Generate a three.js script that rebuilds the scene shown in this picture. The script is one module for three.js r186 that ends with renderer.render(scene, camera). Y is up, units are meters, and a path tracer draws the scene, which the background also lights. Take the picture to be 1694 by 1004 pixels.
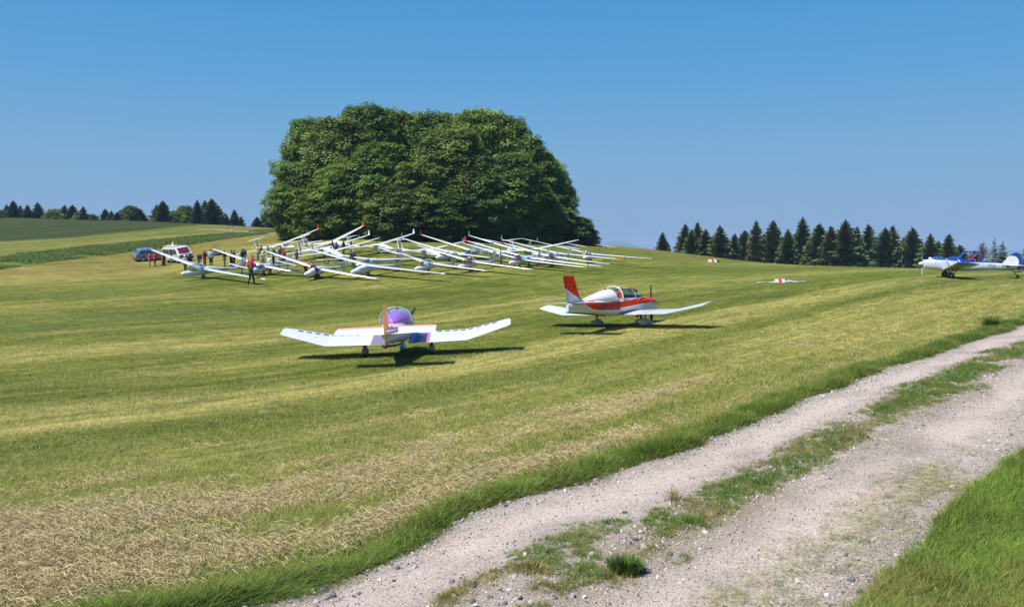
import * as THREE from 'three';
import { mergeGeometries, mergeVertices, toCreasedNormals } from 'three/addons/utils/BufferGeometryUtils.js';
import { RoundedBoxGeometry } from 'three/addons/geometries/RoundedBoxGeometry.js';
import { MarchingCubes } from 'three/addons/objects/MarchingCubes.js';
import { TextGeometry } from 'three/addons/geometries/TextGeometry.js';
import { FontLoader } from 'three/addons/loaders/FontLoader.js';

// ------------------------------------------------------------------ camera, sky, sun, exposure
const scene = new THREE.Scene();
const camera = new THREE.PerspectiveCamera(41.36, 1694 / 1004, 0.1, 30000);
camera.position.set(0, 1.7, 0);
camera.rotation.x = -Math.atan(97 / 1330);
const renderer = new THREE.WebGLRenderer({ antialias: true });
renderer.toneMapping = THREE.LinearToneMapping;
renderer.toneMappingExposure = 1.4;
renderer.shadowMap.enabled = true;
renderer.outputColorSpace = THREE.SRGBColorSpace;
{
  const W = 512, Hh = 256, px = new Float32Array(W * Hh * 4);
  const lin = (r, g, b) => new THREE.Color().setRGB(r / 255, g / 255, b / 255, THREE.SRGBColorSpace);
  // clear summer sky: pale and slightly violet at the horizon, deep blue overhead
  const stops = [[-90, lin(120, 140, 150)], [-8, lin(134, 164, 200)], [0, lin(138, 170, 208)], [2.5, lin(136, 173, 211)], [6, lin(124, 173, 214)], [11, lin(99, 163, 215)], [17, lin(74, 152, 213)], [27, lin(56, 136, 204)], [45, lin(44, 112, 184)], [90, lin(34, 90, 158)]];
  for (let j = 0; j < Hh; j++) {
    const el = ((j + 0.5) / Hh - 0.5) * 180;
    let k = 0; while (k < stops.length - 2 && el > stops[k + 1][0]) k++;
    const t = Math.min(1, Math.max(0, (el - stops[k][0]) / (stops[k + 1][0] - stops[k][0])));
    const c = stops[k][1].clone().lerp(stops[k + 1][1], t);
    for (let i = 0; i < W; i++) { const o = (j * W + i) * 4; px[o] = c.r / 1.4; px[o + 1] = c.g / 1.4; px[o + 2] = c.b / 1.4; px[o + 3] = 1; }
  }
  const sky = new THREE.DataTexture(px, W, Hh, THREE.RGBAFormat, THREE.FloatType);
  sky.mapping = THREE.EquirectangularReflectionMapping; sky.magFilter = sky.minFilter = THREE.LinearFilter; sky.needsUpdate = true;
  scene.background = sky; scene.environment = sky;
}
const SUN_DIR = new THREE.Vector3(-0.5, 1, 0.3).normalize();
const sun = new THREE.DirectionalLight(new THREE.Color(1, 0.955, 0.87), 5);
sun.position.copy(SUN_DIR).multiplyScalar(200).add(new THREE.Vector3(0, 0, -80));
sun.target.position.set(0, 0, -80);
sun.castShadow = true; sun.shadow.mapSize.set(4096, 4096);
Object.assign(sun.shadow.camera, { left: -130, right: 130, top: 130, bottom: -130, near: 1, far: 500 });
scene.add(sun, sun.target);
scene.fog = new THREE.FogExp2(new THREE.Color(0.5, 0.68, 0.95), 0.00016);

// ------------------------------------------------------------------ helpers
function rng(a) { return () => { a |= 0; a = a + 0x6D2B79F5 | 0; let t = Math.imul(a ^ a >>> 15, 1 | a); t = t + Math.imul(t ^ t >>> 7, 61 | t) ^ t; return ((t ^ t >>> 14) >>> 0) / 4294967296; }; }
const R0 = rng(7);
const lerp = (a, b, t) => a + (b - a) * t, clamp = (x, a, b) => Math.min(b, Math.max(a, x)), sstep = (a, b, x) => { const t = clamp((x - a) / (b - a), 0, 1); return t * t * (3 - 2 * t); };
const hash = (i, j) => { let h = Math.imul(i, 374761393) + Math.imul(j, 668265263) | 0; h = Math.imul(h ^ h >>> 13, 1274126177); return ((h ^ h >>> 16) >>> 0) / 4294967296; };
function vnoise(x, y) { const i = Math.floor(x), j = Math.floor(y); let u = x - i, v = y - j; u = u * u * (3 - 2 * u); v = v * v * (3 - 2 * v); return lerp(lerp(hash(i, j), hash(i + 1, j), u), lerp(hash(i, j + 1), hash(i + 1, j + 1), u), v) * 2 - 1; }
function fbm(x, y, n = 4) { let s = 0, a = 0.5; for (let k = 0; k < n; k++) { s += a * vnoise(x, y); x = x * 2.03 + 17.1; y = y * 2.03 - 9.7; a *= 0.5; } return s; }
const used = {};
function numbered(name) { const n = used[name] = (used[name] ?? -1) + 1; return n ? name + '_' + String(n).padStart(3, '0') : name; }
function shade(o) { o.castShadow = o.receiveShadow = true; return o; }
function part(name, geo, mat, parent) { const m = shade(new THREE.Mesh(geo, mat)); m.name = name; if (parent) parent.add(m); return m; }
function tag(o, label, category, group) { o.userData.label = label; o.userData.category = category; if (group) o.userData.group = group; return o; }
function thing(name, label, category, group) { const g = new THREE.Group(); g.name = numbered(name); scene.add(g); return tag(g, label, category, group); }
function solo(name, geo, mat, label, category, group) { const m = part(numbered(name), geo, mat, scene); return tag(m, label, category, group); }
function struct(name, geo, mat) { const m = part(name, geo, mat, scene); m.userData.kind = 'structure'; return m; }
const mats = {};
function M(name, r, g, b, rough = 0.6, extra = {}) { if (!mats[name]) { const m = new THREE.MeshPhysicalMaterial({ roughness: rough, ...extra }); m.color.setRGB(r, g, b); m.name = name; mats[name] = m; } return mats[name]; }
function geoFrom(pos, idx, col, uv) { const g = new THREE.BufferGeometry(); g.setAttribute('position', new THREE.Float32BufferAttribute(pos, 3)); if (col) g.setAttribute('color', new THREE.Float32BufferAttribute(col, 3)); if (uv) g.setAttribute('uv', new THREE.Float32BufferAttribute(uv, 2)); if (idx) g.setIndex(idx); g.computeVertexNormals(); return g; }
function merge(list) { const l = list.map(g => { let h = g.index ? g.toNonIndexed() : g.clone(); for (const k of Object.keys(h.attributes)) if (k !== 'position' && k !== 'normal') h.deleteAttribute(k); return h; }); return mergeGeometries(l); }
const box = (w, h, d, x = 0, y = 0, z = 0, r = 0) => { const g = r ? new RoundedBoxGeometry(w, h, d, 2, r) : new THREE.BoxGeometry(w, h, d); g.translate(x, y, z); return g; };
const V = (x, y, z) => new THREE.Vector3(x, y, z);
function tube(pts, r, n = 16, m = 6) { return new THREE.TubeGeometry(new THREE.CatmullRomCurve3(pts.map(p => V(...p))), n, r, m, false); }
function rod(a, b, r0, r1 = r0, seg = 8) { const A = V(...a), B = V(...b), d = B.clone().sub(A); const g = new THREE.CylinderGeometry(r1, r0, d.length(), seg); g.applyQuaternion(new THREE.Quaternion().setFromUnitVectors(V(0, 1, 0), d.normalize())); const c = A.add(B).multiplyScalar(0.5); g.translate(c.x, c.y, c.z); return g; }
// super-elliptic loft along x; each section: x, centre y, half width, height above, height below, exponent
function loft(secs, n = 24, crease = 0.7) {
  const pos = [], idx = [];
  for (const [x, y, w, ht, hb, e = 2] of secs) for (let k = 0; k < n; k++) { const a = k / n * Math.PI * 2, c = Math.cos(a), s = Math.sin(a); pos.push(x, y + Math.sign(s) * Math.abs(s) ** (2 / e) * (s > 0 ? ht : hb), Math.sign(c) * Math.abs(c) ** (2 / e) * w); }
  const m = secs.length;
  for (let i = 0; i < m - 1; i++) for (let k = 0; k < n; k++) { const a = i * n + k, b = i * n + (k + 1) % n; idx.push(a, b, a + n, b, b + n, a + n); }
  for (const [i, flip] of [[0, 1], [m - 1, 0]]) { const c = pos.length / 3; pos.push(secs[i][0], secs[i][1], 0); for (let k = 0; k < n; k++) { const a = i * n + k, b = i * n + (k + 1) % n; flip ? idx.push(c, b, a) : idx.push(c, a, b); } }
  const rising = secs[m - 1][0] > secs[0][0];
  if (rising) for (let i = 0; i < idx.length; i += 3) { const t = idx[i]; idx[i] = idx[i + 1]; idx[i + 1] = t; }
  const g = geoFrom(pos, idx); return crease ? toCreasedNormals(g, crease) : g;
}
// wing-like loft: stations of z, leading edge x, chord, y, thickness ratio (along z), or with up=true along y for fins
const FOIL = [[0, 0], [0.02, 0.35], [0.08, 0.72], [0.2, 0.97], [0.35, 1], [0.55, 0.8], [0.78, 0.42], [1, 0.04]];
function wing(st, up = false) {
  const ring = [...FOIL.map(([u, t]) => [u, t]), ...FOIL.slice(1, -1).reverse().map(([u, t]) => [u, -t * 0.65])], n = ring.length, pos = [], idx = [];
  for (const [z, xl, c, y, t, inc = 0] of st) for (const [u, h] of ring) { const X = xl - u * c, hh = h * t * c * 0.5 - u * c * inc; up ? pos.push(X, z, y + hh) : pos.push(X, y + hh, z); }
  for (let i = 0; i < st.length - 1; i++) for (let k = 0; k < n; k++) { const a = i * n + k, b = i * n + (k + 1) % n; idx.push(a, b, a + n, b, b + n, a + n); }
  for (const i of [0, st.length - 1]) { const c = pos.length / 3; let x = 0, y = 0, z = 0; for (let k = 0; k < n; k++) { x += pos[(i * n + k) * 3] / n; y += pos[(i * n + k) * 3 + 1] / n; z += pos[(i * n + k) * 3 + 2] / n; } pos.push(x, y, z); for (let k = 0; k < n; k++) idx.push(c, i * n + k, i * n + (k + 1) % n); }
  return toCreasedNormals(geoFrom(pos, idx), 0.2);
}
function planar(g, x0, x1, y0, y1, axis = 'xy') { const p = g.attributes.position, uv = new Float32Array(p.count * 2); for (let i = 0; i < p.count; i++) { const a = p.getX(i), b = axis === 'xy' ? p.getY(i) : p.getZ(i); uv[i * 2] = (a - x0) / (x1 - x0); uv[i * 2 + 1] = (b - y0) / (y1 - y0); } g.setAttribute('uv', new THREE.BufferAttribute(uv, 2)); return g; }
function canvasTex(w, h, draw, srgb = true) { const c = document.createElement('canvas'); c.width = w; c.height = h; draw(c.getContext('2d'), w, h); const t = new THREE.CanvasTexture(c); if (srgb) t.colorSpace = THREE.SRGBColorSpace; t.anisotropy = 4; return t; }
const fontSans = await new FontLoader().loadAsync('fonts/droid/droid_sans_bold.typeface.json');
const fontThin = await new FontLoader().loadAsync('fonts/droid/droid_sans_regular.typeface.json');
const textGeo = (s, size, depth = 0.012, font = fontThin) => { const g = new TextGeometry(s, { font, size, depth, curveSegments: 4, bevelEnabled: false }); g.computeBoundingBox(); const b = g.boundingBox; g.translate(-(b.min.x + b.max.x) / 2, -(b.min.y + b.max.y) / 2, 0); return g; };

// ------------------------------------------------------------------ terrain: a thin-plate surface through measured ground points (x, distance, height)
const CP = [
  [-4.61,0.12,-0.62],[0.08,5.31,-0.62],[5.44,11.25,-0.66],[12.22,18.60,-0.72],[24.57,31.69,-0.90],[44.67,53.95,-1.20],[2.23,3.37,-0.50],[-2.46,-1.82,-0.45],
  [7.59,9.31,-0.55],[16.30,18.95,-0.60],[2.45,0.48,-0.05],[8.18,6.08,-0.10],[18.98,16.54,-0.10],[34.60,29.37,-0.30],[0.00,0.50,0.00],[-2.00,1.00,-0.10],[-4.48,30.00,-2.45],
  [4.62,37.50,-2.06],[-22.11,68.00,-1.72],[-27.18,72.00,-1.22],[-44.85,100.00,-0.92],[-40.27,98.00,-0.65],[34.44,60.00,-0.82],[22.67,68.00,-1.46],[32.51,130.00,-1.03],
  [37.50,150.00,-0.55],[51.04,150.00,-1.90],[67.96,150.00,-2.46],[111.43,175.00,-4.20],[-20.73,112.00,2.45],[-4.05,115.00,2.22],[7.47,120.00,1.70],[14.96,150.00,1.81],
  [27.52,145.00,0.61],[-53.08,170.00,5.38],[-81.88,200.00,7.07],[-104.09,215.00,8.12],[-145.74,230.00,9.25],[-58.56,92.00,-0.92],[-63.58,100.00,0.28],[-82.56,130.00,1.99],
  [-55.80,115.00,1.44],[-60.62,125.00,2.35],[-40.15,135.00,3.41],[-8.62,78.00,-0.93],[1.98,80.00,-1.00],[14.49,100.00,-0.25],[-3.68,5.60,-0.89],[-5.73,8.80,-1.30],
  [-10.65,16.50,-2.00],[-23.06,36.00,-2.51],[-38.29,60.00,-2.13],[-6.88,16.50,-2.00],[-3.62,8.60,-1.23],[0.90,22.50,-1.96],[9.59,28.00,-1.57],[19.69,40.00,-1.16],
  [54.97,112.00,-1.74],[70.97,112.00,-1.99],[73.58,130.00,-2.39],[-126.77,200.00,7.37],[-111.80,200.00,7.52],[95.50,150.00,-3.25],[-214.56,313.63,-6.00],
  [-677.57,990.40,-60.00],[-5081.78,7428.02,-250.00],[-112.30,363.03,-8.00],[-354.62,1146.40,-60.00],[-2659.68,8598.03,-250.00],[0.00,380.00,-14.00],[0.00,1200.00,-60.00],
  [0.00,9000.00,-250.00],[112.30,363.03,-20.00],[354.62,1146.40,-60.00],[2659.68,8598.03,-250.00],[198.62,323.96,-22.00],[627.22,1023.03,-60.00],[4704.19,7672.72,-250.00],
  
];
const feat = (x, d) => [clamp(Math.atan2(x, Math.max(d, 1e-3)), -0.8, 0.8) * 2.2, Math.log(Math.hypot(x, d) + 6)];
const TQ = CP.map(c => feat(c[0], c[1]));
const tps = r2 => 0.5 * r2 * Math.log(r2 + 1e-9);
const TW = (() => {
  const n = CP.length, m = n + 3, A = Array.from({ length: m }, () => new Float64Array(m + 1));
  for (let i = 0; i < n; i++) {
    for (let j = 0; j < n; j++) A[i][j] = tps((TQ[i][0] - TQ[j][0]) ** 2 + (TQ[i][1] - TQ[j][1]) ** 2) + (i === j ? 2e-3 : 0);
    A[i][n] = A[n][i] = 1; A[i][n + 1] = A[n + 1][i] = TQ[i][0]; A[i][n + 2] = A[n + 2][i] = TQ[i][1]; A[i][m] = CP[i][2];
  }
  for (let c = 0; c < m; c++) {
    let p = c; for (let r = c + 1; r < m; r++) if (Math.abs(A[r][c]) > Math.abs(A[p][c])) p = r;
    [A[c], A[p]] = [A[p], A[c]];
    for (let r = c + 1; r < m; r++) { const f = A[r][c] / A[c][c]; if (f) for (let k = c; k <= m; k++) A[r][k] -= f * A[c][k]; }
  }
  const x = new Float64Array(m);
  for (let r = m - 1; r >= 0; r--) { let s = A[r][m]; for (let k = r + 1; k < m; k++) s -= A[r][k] * x[k]; x[r] = s / A[r][r]; }
  return x;
})();
function H(x, d) { const [a, b] = feat(x, d), n = CP.length; let s = TW[n] + TW[n + 1] * a + TW[n + 2] * b; for (let i = 0; i < n; i++) s += TW[i] * tps((a - TQ[i][0]) ** 2 + (b - TQ[i][1]) ** 2); return s; }
// track coordinates: s runs along the gravel track, lat across it (track between lat -5.3 and -1.75)
const TDX = 0.67, TDD = 0.7424;
const along = (x, d) => x * TDX + d * TDD, across = (x, d) => x * TDD - d * TDX;
const fromTrack = (s, l) => [s * TDX + l * TDD, s * TDD - l * TDX];
const edgeL = s => -5.28 + 0.16 * fbm(s * 0.55, 3.3, 4) * 1.6, edgeR = s => -1.6 + 0.16 * fbm(s * 0.6, 8.1, 4) * 1.6;
const interp = (tab, s) => { if (s <= tab[0][0]) return tab[0][1]; for (let i = 1; i < tab.length; i++) if (s < tab[i][0]) return lerp(tab[i - 1][1], tab[i][1], (s - tab[i - 1][0]) / (tab[i][0] - tab[i - 1][0])); return tab[tab.length - 1][1]; };
const stripLow = s => interp([[10, -95], [28.6, -103.6], [36.7, -108.8], [47.6, -113.7], [58.5, -116.2], [72, -122], [85, -132.9]], s), stripUp = s => interp([[10, -104], [32, -116.2], [46.6, -124], [57, -126.1], [73.5, -130.4], [88.8, -141.2]], s);
// ------------------------------------------------------------------ ground colours (albedo)
const C = { green: [0.158, 0.172, 0.048], dark: [0.094, 0.118, 0.024], blue: [0.11, 0.14, 0.05], yel: [0.29, 0.265, 0.11], hay: [0.37, 0.285, 0.14], bright: [0.155, 0.195, 0.05], lush: [0.075, 0.135, 0.008], wheat: [0.04, 0.056, 0.027], soil: [0.15, 0.115, 0.08] };
const mix3 = (a, b, t) => [lerp(a[0], b[0], t), lerp(a[1], b[1], t), lerp(a[2], b[2], t)];
const BANDS = [[-10.3, 0.8, 0.5], [-12.3, 0.7, 0.25], [-14.9, 1.3, -0.9], [-17.5, 1.0, 0.75], [-19.9, 0.8, 0.7], [-22.3, 1.5, -0.8], [-26.5, 2.4, -0.55], [-30.5, 1.2, -0.3], [-34, 2.6, 0.62], [-38.5, 1.5, 0.2], [-46, 4.2, -0.85], [-57, 3.5, 0.3], [-66, 4, -0.55], [-76, 5, -0.1], [-90, 7, 0.75], [-101, 4, 0.9]];
const ARCS = [[13, 70, 8.5, 5.5], [19, 74, 7, 6], [10, 71, 6, 4.5], [17.5, 62, 8, 5], [-1, 70, 7, 4], [4, 74, 6, 4]];
function groundColor(x, d) {
  const s = along(x, d), l = across(x, d), r = Math.hypot(x, d);
  const n1 = fbm(s * 0.06 + 3, l * 0.55, 4), n2 = fbm(s * 0.45, l * 2.2 + 40, 4), n3 = fbm(x * 0.03 + 9, d * 0.03, 3), n4 = fbm(s * 1.6 + 5, l * 4.5, 3), n5 = fbm(s * 0.16 + 71, l * 1.9, 4), n6 = fbm(x * 0.9, d * 0.9 + 31, 3);
  if (l > -1.75) { // grassy bank beside the track
    const t = clamp(0.5 + n2 * 0.9 + n4 * 0.5, 0, 1);
    let c = mix3([0.07, 0.11, 0.012], [0.12, 0.17, 0.025], t); c = mix3(c, C.yel, clamp(n1 * 1.3, 0, 0.5)); return c;
  }
  const sl = stripLow(s), su = stripUp(s);
  let v = 0; for (const [c, w, a] of BANDS) { const lw = l + n1 * 1.6 * Math.min(1, r / 30), q = (lw - c) / w; v += a * Math.exp(-q * q); }
  v += 0.4 * sstep(48, 28, r) + 0.5 * sstep(2, 14, x) * sstep(60, 30, d) + n1 * 0.75 + n5 * 0.75 + n2 * 0.65 + n4 * 0.5 + n6 * 0.3 + n3 * 0.35;
  let c = v < 0 ? mix3(C.green, n3 > 0.05 ? C.blue : C.dark, clamp(-v, 0, 1)) : mix3(C.green, C.yel, clamp(v, 0, 1));
  // dry hay lying in the swaths near the track
  const near = sstep(-16, -7.5, l) * (1 - 0.55 * sstep(6, 24, s)), hay = clamp(0.8 * near * (0.02 + n1 * 0.9 + n5 * 0.7 + n2 * 1.2 + n4 * 0.8 + n6 * 0.5), 0, 0.85);
  c = mix3(c, C.hay, hay);
  // brighter mown green in the middle distance on the right
  if (x > 0) c = mix3(c, C.bright, 0.28 * sstep(45, 80, d) * (1 - sstep(120, 150, d)));
  // cut hay at the far left by the vehicles, and on the crest right of the grove
  const hl = sstep(-30, -45, x) * sstep(75, 90, d) * (0.55 + n2 * 0.8); if (l > sl) c = mix3(c, [0.22, 0.17, 0.075], clamp(hl, 0, 0.8));
  c = mix3(c, [0.185, 0.165, 0.06], sstep(115, 135, d) * sstep(8, 14, x) * (1 - sstep(30, 44, x)) * clamp(0.65 + n1 * 0.7, 0, 1));
  // pale wheel tracks left in the mown grass
  for (const [ax, ad, rx, rd] of ARCS) for (const k of [1, 1.22]) { const q = Math.hypot((x - ax) / (rx * k), (d - ad) / (rd * k)); const w = Math.exp(-(((q - 1) * rx / 0.35) ** 2)); if (w > 0.02) c = mix3(c, [0.2, 0.21, 0.07], 0.5 * w); }
  // rough darker green verge by the track
  c = mix3(c, C.lush, sstep(-6.25, -5.9, l + n2 * 0.35));
  if (l < sl + 4 && x < -20) {
    const e = sl + n2 * 1.2; const inStrip = sstep(e + 0.4, e - 0.4, l) * sstep(su - 0.8, su + 0.8, l + n2 * 1.4);
    const upper = sstep(su + 0.6, su - 0.6, l);
    const streak = fbm(s * 0.03, l * 0.5, 4), m = clamp(0.55 + streak * 1.4 + n2 * 0.4, 0, 1);
    let u = mix3([0.11, 0.14, 0.035], [0.21, 0.2, 0.09], m);
    const wb = interp([[30, -160], [43, -153], [50.6, -145], [67, -150], [85, -166], [110, -190]], s) + n2 * 2;
    u = mix3(u, mix3(C.wheat, [0.062, 0.08, 0.038], clamp(0.4 + streak, 0, 1)), sstep(wb + 5, wb - 3, l));
    c = mix3(c, u, upper); c = mix3(c, mix3([0.075, 0.13, 0.03], [0.125, 0.18, 0.045], clamp(0.5 + n2 * 1.2, 0, 1)), inStrip);
  }
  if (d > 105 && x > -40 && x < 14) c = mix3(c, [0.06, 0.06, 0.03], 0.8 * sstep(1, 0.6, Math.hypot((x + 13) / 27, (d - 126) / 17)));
  return c;
}
// fine grass detail on a 14 m tile laid along the mowing direction: long swath streaks, thatch and some 200 000 short blades
const grassTex = canvasTex(2048, 2048, (g, w) => {
  const r = rng(21); g.fillStyle = 'rgb(168,168,160)'; g.fillRect(0, 0, w, w);
  const wrap = (x, y, m, f) => { for (const ox of [0, x < m ? w : x > w - m ? -w : null]) for (const oy of [0, y < m ? w : y > w - m ? -w : null]) if (ox !== null && oy !== null) f(x + ox, y + oy); };
  for (let i = 0; i < 5200; i++) { const x = r() * w, y = r() * w, L = 25 + r() * 200, q = 2.5 + r() * r() * 20, b = r() < 0.45; g.fillStyle = b ? `rgba(235,222,170,${0.12 + 0.3 * r()})` : `rgba(70,84,48,${0.12 + 0.3 * r()})`; wrap(x, y, 240, (X, Y) => { g.beginPath(); g.ellipse(X, Y, L, q, (r() - 0.5) * 0.1, 0, 6.3); g.fill(); }); }
  for (let i = 0; i < 190000; i++) {
    const x = r() * w, y = r() * w, a = r() < 0.45 ? (r() - 0.5) * 1.1 : r() * 6.283, L = 3 + r() * 9, t = r();
    const b = t < 0.36 ? 62 + r() * 60 : t < 0.8 ? 170 + r() * 50 : 232 + r() * 23, k = t < 0.36 ? 0.8 : 0.9;
    g.strokeStyle = `rgba(${b | 0},${(b * (t < 0.36 ? 1.05 : 0.99)) | 0},${(b * k) | 0},0.8)`; g.lineWidth = 0.7 + r() * 1.1; g.beginPath(); g.moveTo(x, y); g.lineTo(x + Math.cos(a) * L, y + Math.sin(a) * L); g.stroke();
  }
});
grassTex.wrapS = grassTex.wrapT = THREE.RepeatWrapping;
const GAIN = 2.6; // the detail map averages about half, so vertex colours are raised by its inverse
{
  const az = [], rs = [];
  for (let a = -104; a < -40; a += 1.6) az.push(a); for (let a = -40; a <= 40.001; a += 0.145) az.push(a); for (let a = 41.6; a <= 104; a += 1.6) az.push(a);
  for (let r = 0.6; r < 420; r *= r < 3 ? 1.06 : 1.0125) rs.push(r); for (let r = 430; r < 12500; r *= 1.1) rs.push(r);
  const na = az.length, nr = rs.length, pos = new Float32Array(na * nr * 3), col = new Float32Array(na * nr * 3), uv = new Float32Array(na * nr * 2), idx = [];
  for (let i = 0; i < nr; i++) for (let j = 0; j < na; j++) {
    const a = az[j] * Math.PI / 180, x = rs[i] * Math.sin(a), d = rs[i] * Math.cos(a), k = i * na + j, s = along(x, d), l = across(x, d);
    let y = H(x, d); if (l > edgeL(s) + 0.05 && l < edgeR(s) - 0.05 && s < 85 && s > -8) y -= 0.09 * sstep(0.05, 0.3, Math.min(l - edgeL(s), edgeR(s) - l));
    if (l < -6 && rs[i] < 60) y += 0.05 * fbm(s * 0.35, l * 1.7, 3) * (1 - rs[i] / 60);
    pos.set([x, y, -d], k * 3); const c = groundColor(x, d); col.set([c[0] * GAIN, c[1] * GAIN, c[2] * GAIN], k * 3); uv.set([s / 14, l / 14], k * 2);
    if (i && j) idx.push(k - na - 1, k - na, k, k - na - 1, k, k - 1);
  }
  const g = new THREE.BufferGeometry(); g.setAttribute('position', new THREE.BufferAttribute(pos, 3)); g.setAttribute('color', new THREE.BufferAttribute(col, 3)); g.setAttribute('uv', new THREE.BufferAttribute(uv, 2)); g.setIndex(idx); g.computeVertexNormals();
  const m = new THREE.MeshPhysicalMaterial({ specularIntensity: 0.12, vertexColors: true, map: grassTex, bumpMap: grassTex, bumpScale: 0.05, roughness: 0.95 }); m.name = 'meadow';
  struct('ground', g, m);
}
// ------------------------------------------------------------------ gravel track with two worn ruts
const rutL = -4.55, rutR = -2.55;
const gravelTex = canvasTex(1024, 1024, (g, w) => {
  const r = rng(5); g.fillStyle = 'rgb(186,180,176)'; g.fillRect(0, 0, w, w);
  for (let i = 0; i < 46000; i++) { const t = r(), b = t < 0.3 ? 105 + r() * 50 : t < 0.85 ? 170 + r() * 45 : 225 + r() * 30, q = 0.8 + r() ** 3 * 5; g.fillStyle = `rgba(${b | 0},${(b * 0.975) | 0},${(b * 0.96) | 0},0.7)`; g.beginPath(); g.ellipse(r() * w, r() * w, q, q * (0.5 + r() * 0.5), r() * 3, 0, 6.3); g.fill(); }
});
gravelTex.wrapS = gravelTex.wrapT = THREE.RepeatWrapping;
function trackY(s, l) {
  const [x, d] = fromTrack(s, l), e = Math.min(l - edgeL(s), edgeR(s) - l);
  const worn = Math.max(Math.exp(-(((l - rutL) / 0.5) ** 2)), Math.exp(-(((l - rutR) / 0.45) ** 2)));
  return H(x, d) + 0.03 - 0.07 * sstep(0.12, -0.12, e + 0.12 * fbm(s * 2.2, l * 2.2, 3)) - 0.035 * worn + 0.02 * fbm(s * 1.5, l * 2, 4) + 0.014 * (1 - worn) * fbm(s * 9, l * 9, 3);
}
{
  const ss = []; for (let s = -6; s < 90; s += s < 14 ? 0.05 : s < 30 ? 0.12 : 0.4) ss.push(s);
  const nl = 74, pos = [], col = [], uv = [], idx = [];
  ss.forEach((s, i) => { for (let j = 0; j <= nl; j++) {
    const l = lerp(-5.7, -1.35, j / nl), [x, d] = fromTrack(s, l); pos.push(x, trackY(s, l), -d); uv.push(x / 1.6, d / 1.6);
    const worn = Math.max(Math.exp(-(((l - rutL) / 0.5) ** 2)), Math.exp(-(((l - rutR) / 0.5) ** 2))) * clamp(0.85 + fbm(s * 0.8, l * 1.6, 3) * 1.2, 0, 1), e = Math.min(l - edgeL(s), edgeR(s) - l), n = fbm(s * 3, l * 3, 4);
    let c = mix3([0.37, 0.34, 0.32], [0.52, 0.46, 0.435], worn); c = mix3(c, [0.25, 0.225, 0.19], clamp(0.2 + n * 1.3, 0, 0.7) * (1 - worn)); c = mix3(c, [0.17, 0.135, 0.085], sstep(0.3, -0.05, e + n * 0.25) * 0.75);
    const ct = Math.exp(-(((l + 3.5) / 0.5) ** 2)) * clamp(0.4 + fbm(s * 1.1, l * 2 + 9, 3) * 1.8, 0, 0.75); c = mix3(c, [0.19, 0.165, 0.085], ct);
    col.push(c[0] * 1.75, c[1] * 1.75, c[2] * 1.75);
    if (i && j) { const k = i * (nl + 1) + j, q = nl + 1; idx.push(k - q - 1, k - q, k, k - q - 1, k, k - 1); }
  } });
  for (let i = 0; i < idx.length; i += 3) { const t = idx[i]; idx[i] = idx[i + 1]; idx[i + 1] = t; }
  const m = new THREE.MeshPhysicalMaterial({ specularIntensity: 0.12, vertexColors: true, map: gravelTex, bumpMap: gravelTex, bumpScale: 0.012, roughness: 0.95 }); m.name = 'gravel';
  struct('gravel_track', geoFrom(pos, idx, col, uv), m);
}
// dirt path on the left shoulder of the grove
{
  const pts = [[-58, 152], [-50, 146], [-43, 141], [-38, 137], [-33, 134.5], [-27, 136]].map(p => V(p[0], 0, p[1])), cv = new THREE.CatmullRomCurve3(pts), pos = [], col = [], uv = [], idx = [];
  for (let i = 0; i <= 60; i++) { const p = cv.getPoint(i / 60), t = cv.getTangent(i / 60); for (let j = 0; j <= 12; j++) { const o = (j / 12 - 0.5) * (4.2 + fbm(i * 0.3, 2, 2) * 2), x = p.x - t.z * o, d = p.z + t.x * o; pos.push(x, H(x, d) + 0.05 - 0.12 * sstep(4, 6, Math.abs(j - 6)), -d); const c = mix3([0.3, 0.235, 0.18], [0.2, 0.17, 0.11], clamp(0.4 + fbm(x, d, 3) * 1.5, 0, 1)); col.push(...c.map(v => v * 1.75)); uv.push(x / 1.6, d / 1.6); if (i && j) { const k = i * 13 + j; idx.push(k - 14, k, k - 13, k - 14, k - 1, k); } } }
  struct('dirt_path', geoFrom(pos, idx, col, uv), new THREE.MeshPhysicalMaterial({ specularIntensity: 0.12, vertexColors: true, map: gravelTex, roughness: 0.95 }));
}
// far blue hills
{
  const pos = [], idx = [], na = 160;
  for (let i = 0; i <= na; i++) { const a = lerp(-0.75, 0.75, i / na); for (let j = 0; j <= 8; j++) { const r = 7000 + j * 500, t = j / 8, ridge = (i === 0 || i === na ? 0 : 1) * (60 + 90 * Math.exp(-(((a - 0.135) / 0.035) ** 2)) + 60 * fbm(a * 11 + 3, 1.7, 5) + 15 * fbm(a * 60, j * 0.7, 3)) + 155; pos.push(r * Math.sin(a), -260 + ridge * Math.sin(t * Math.PI) ** 0.8, -r * Math.cos(a)); if (i && j) { const k = i * 9 + j; idx.push(k - 10, k, k - 9, k - 10, k - 1, k); } } }
  struct('hills', geoFrom(pos, idx), M('far_forest', 0.05, 0.075, 0.035, 1));
}

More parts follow.
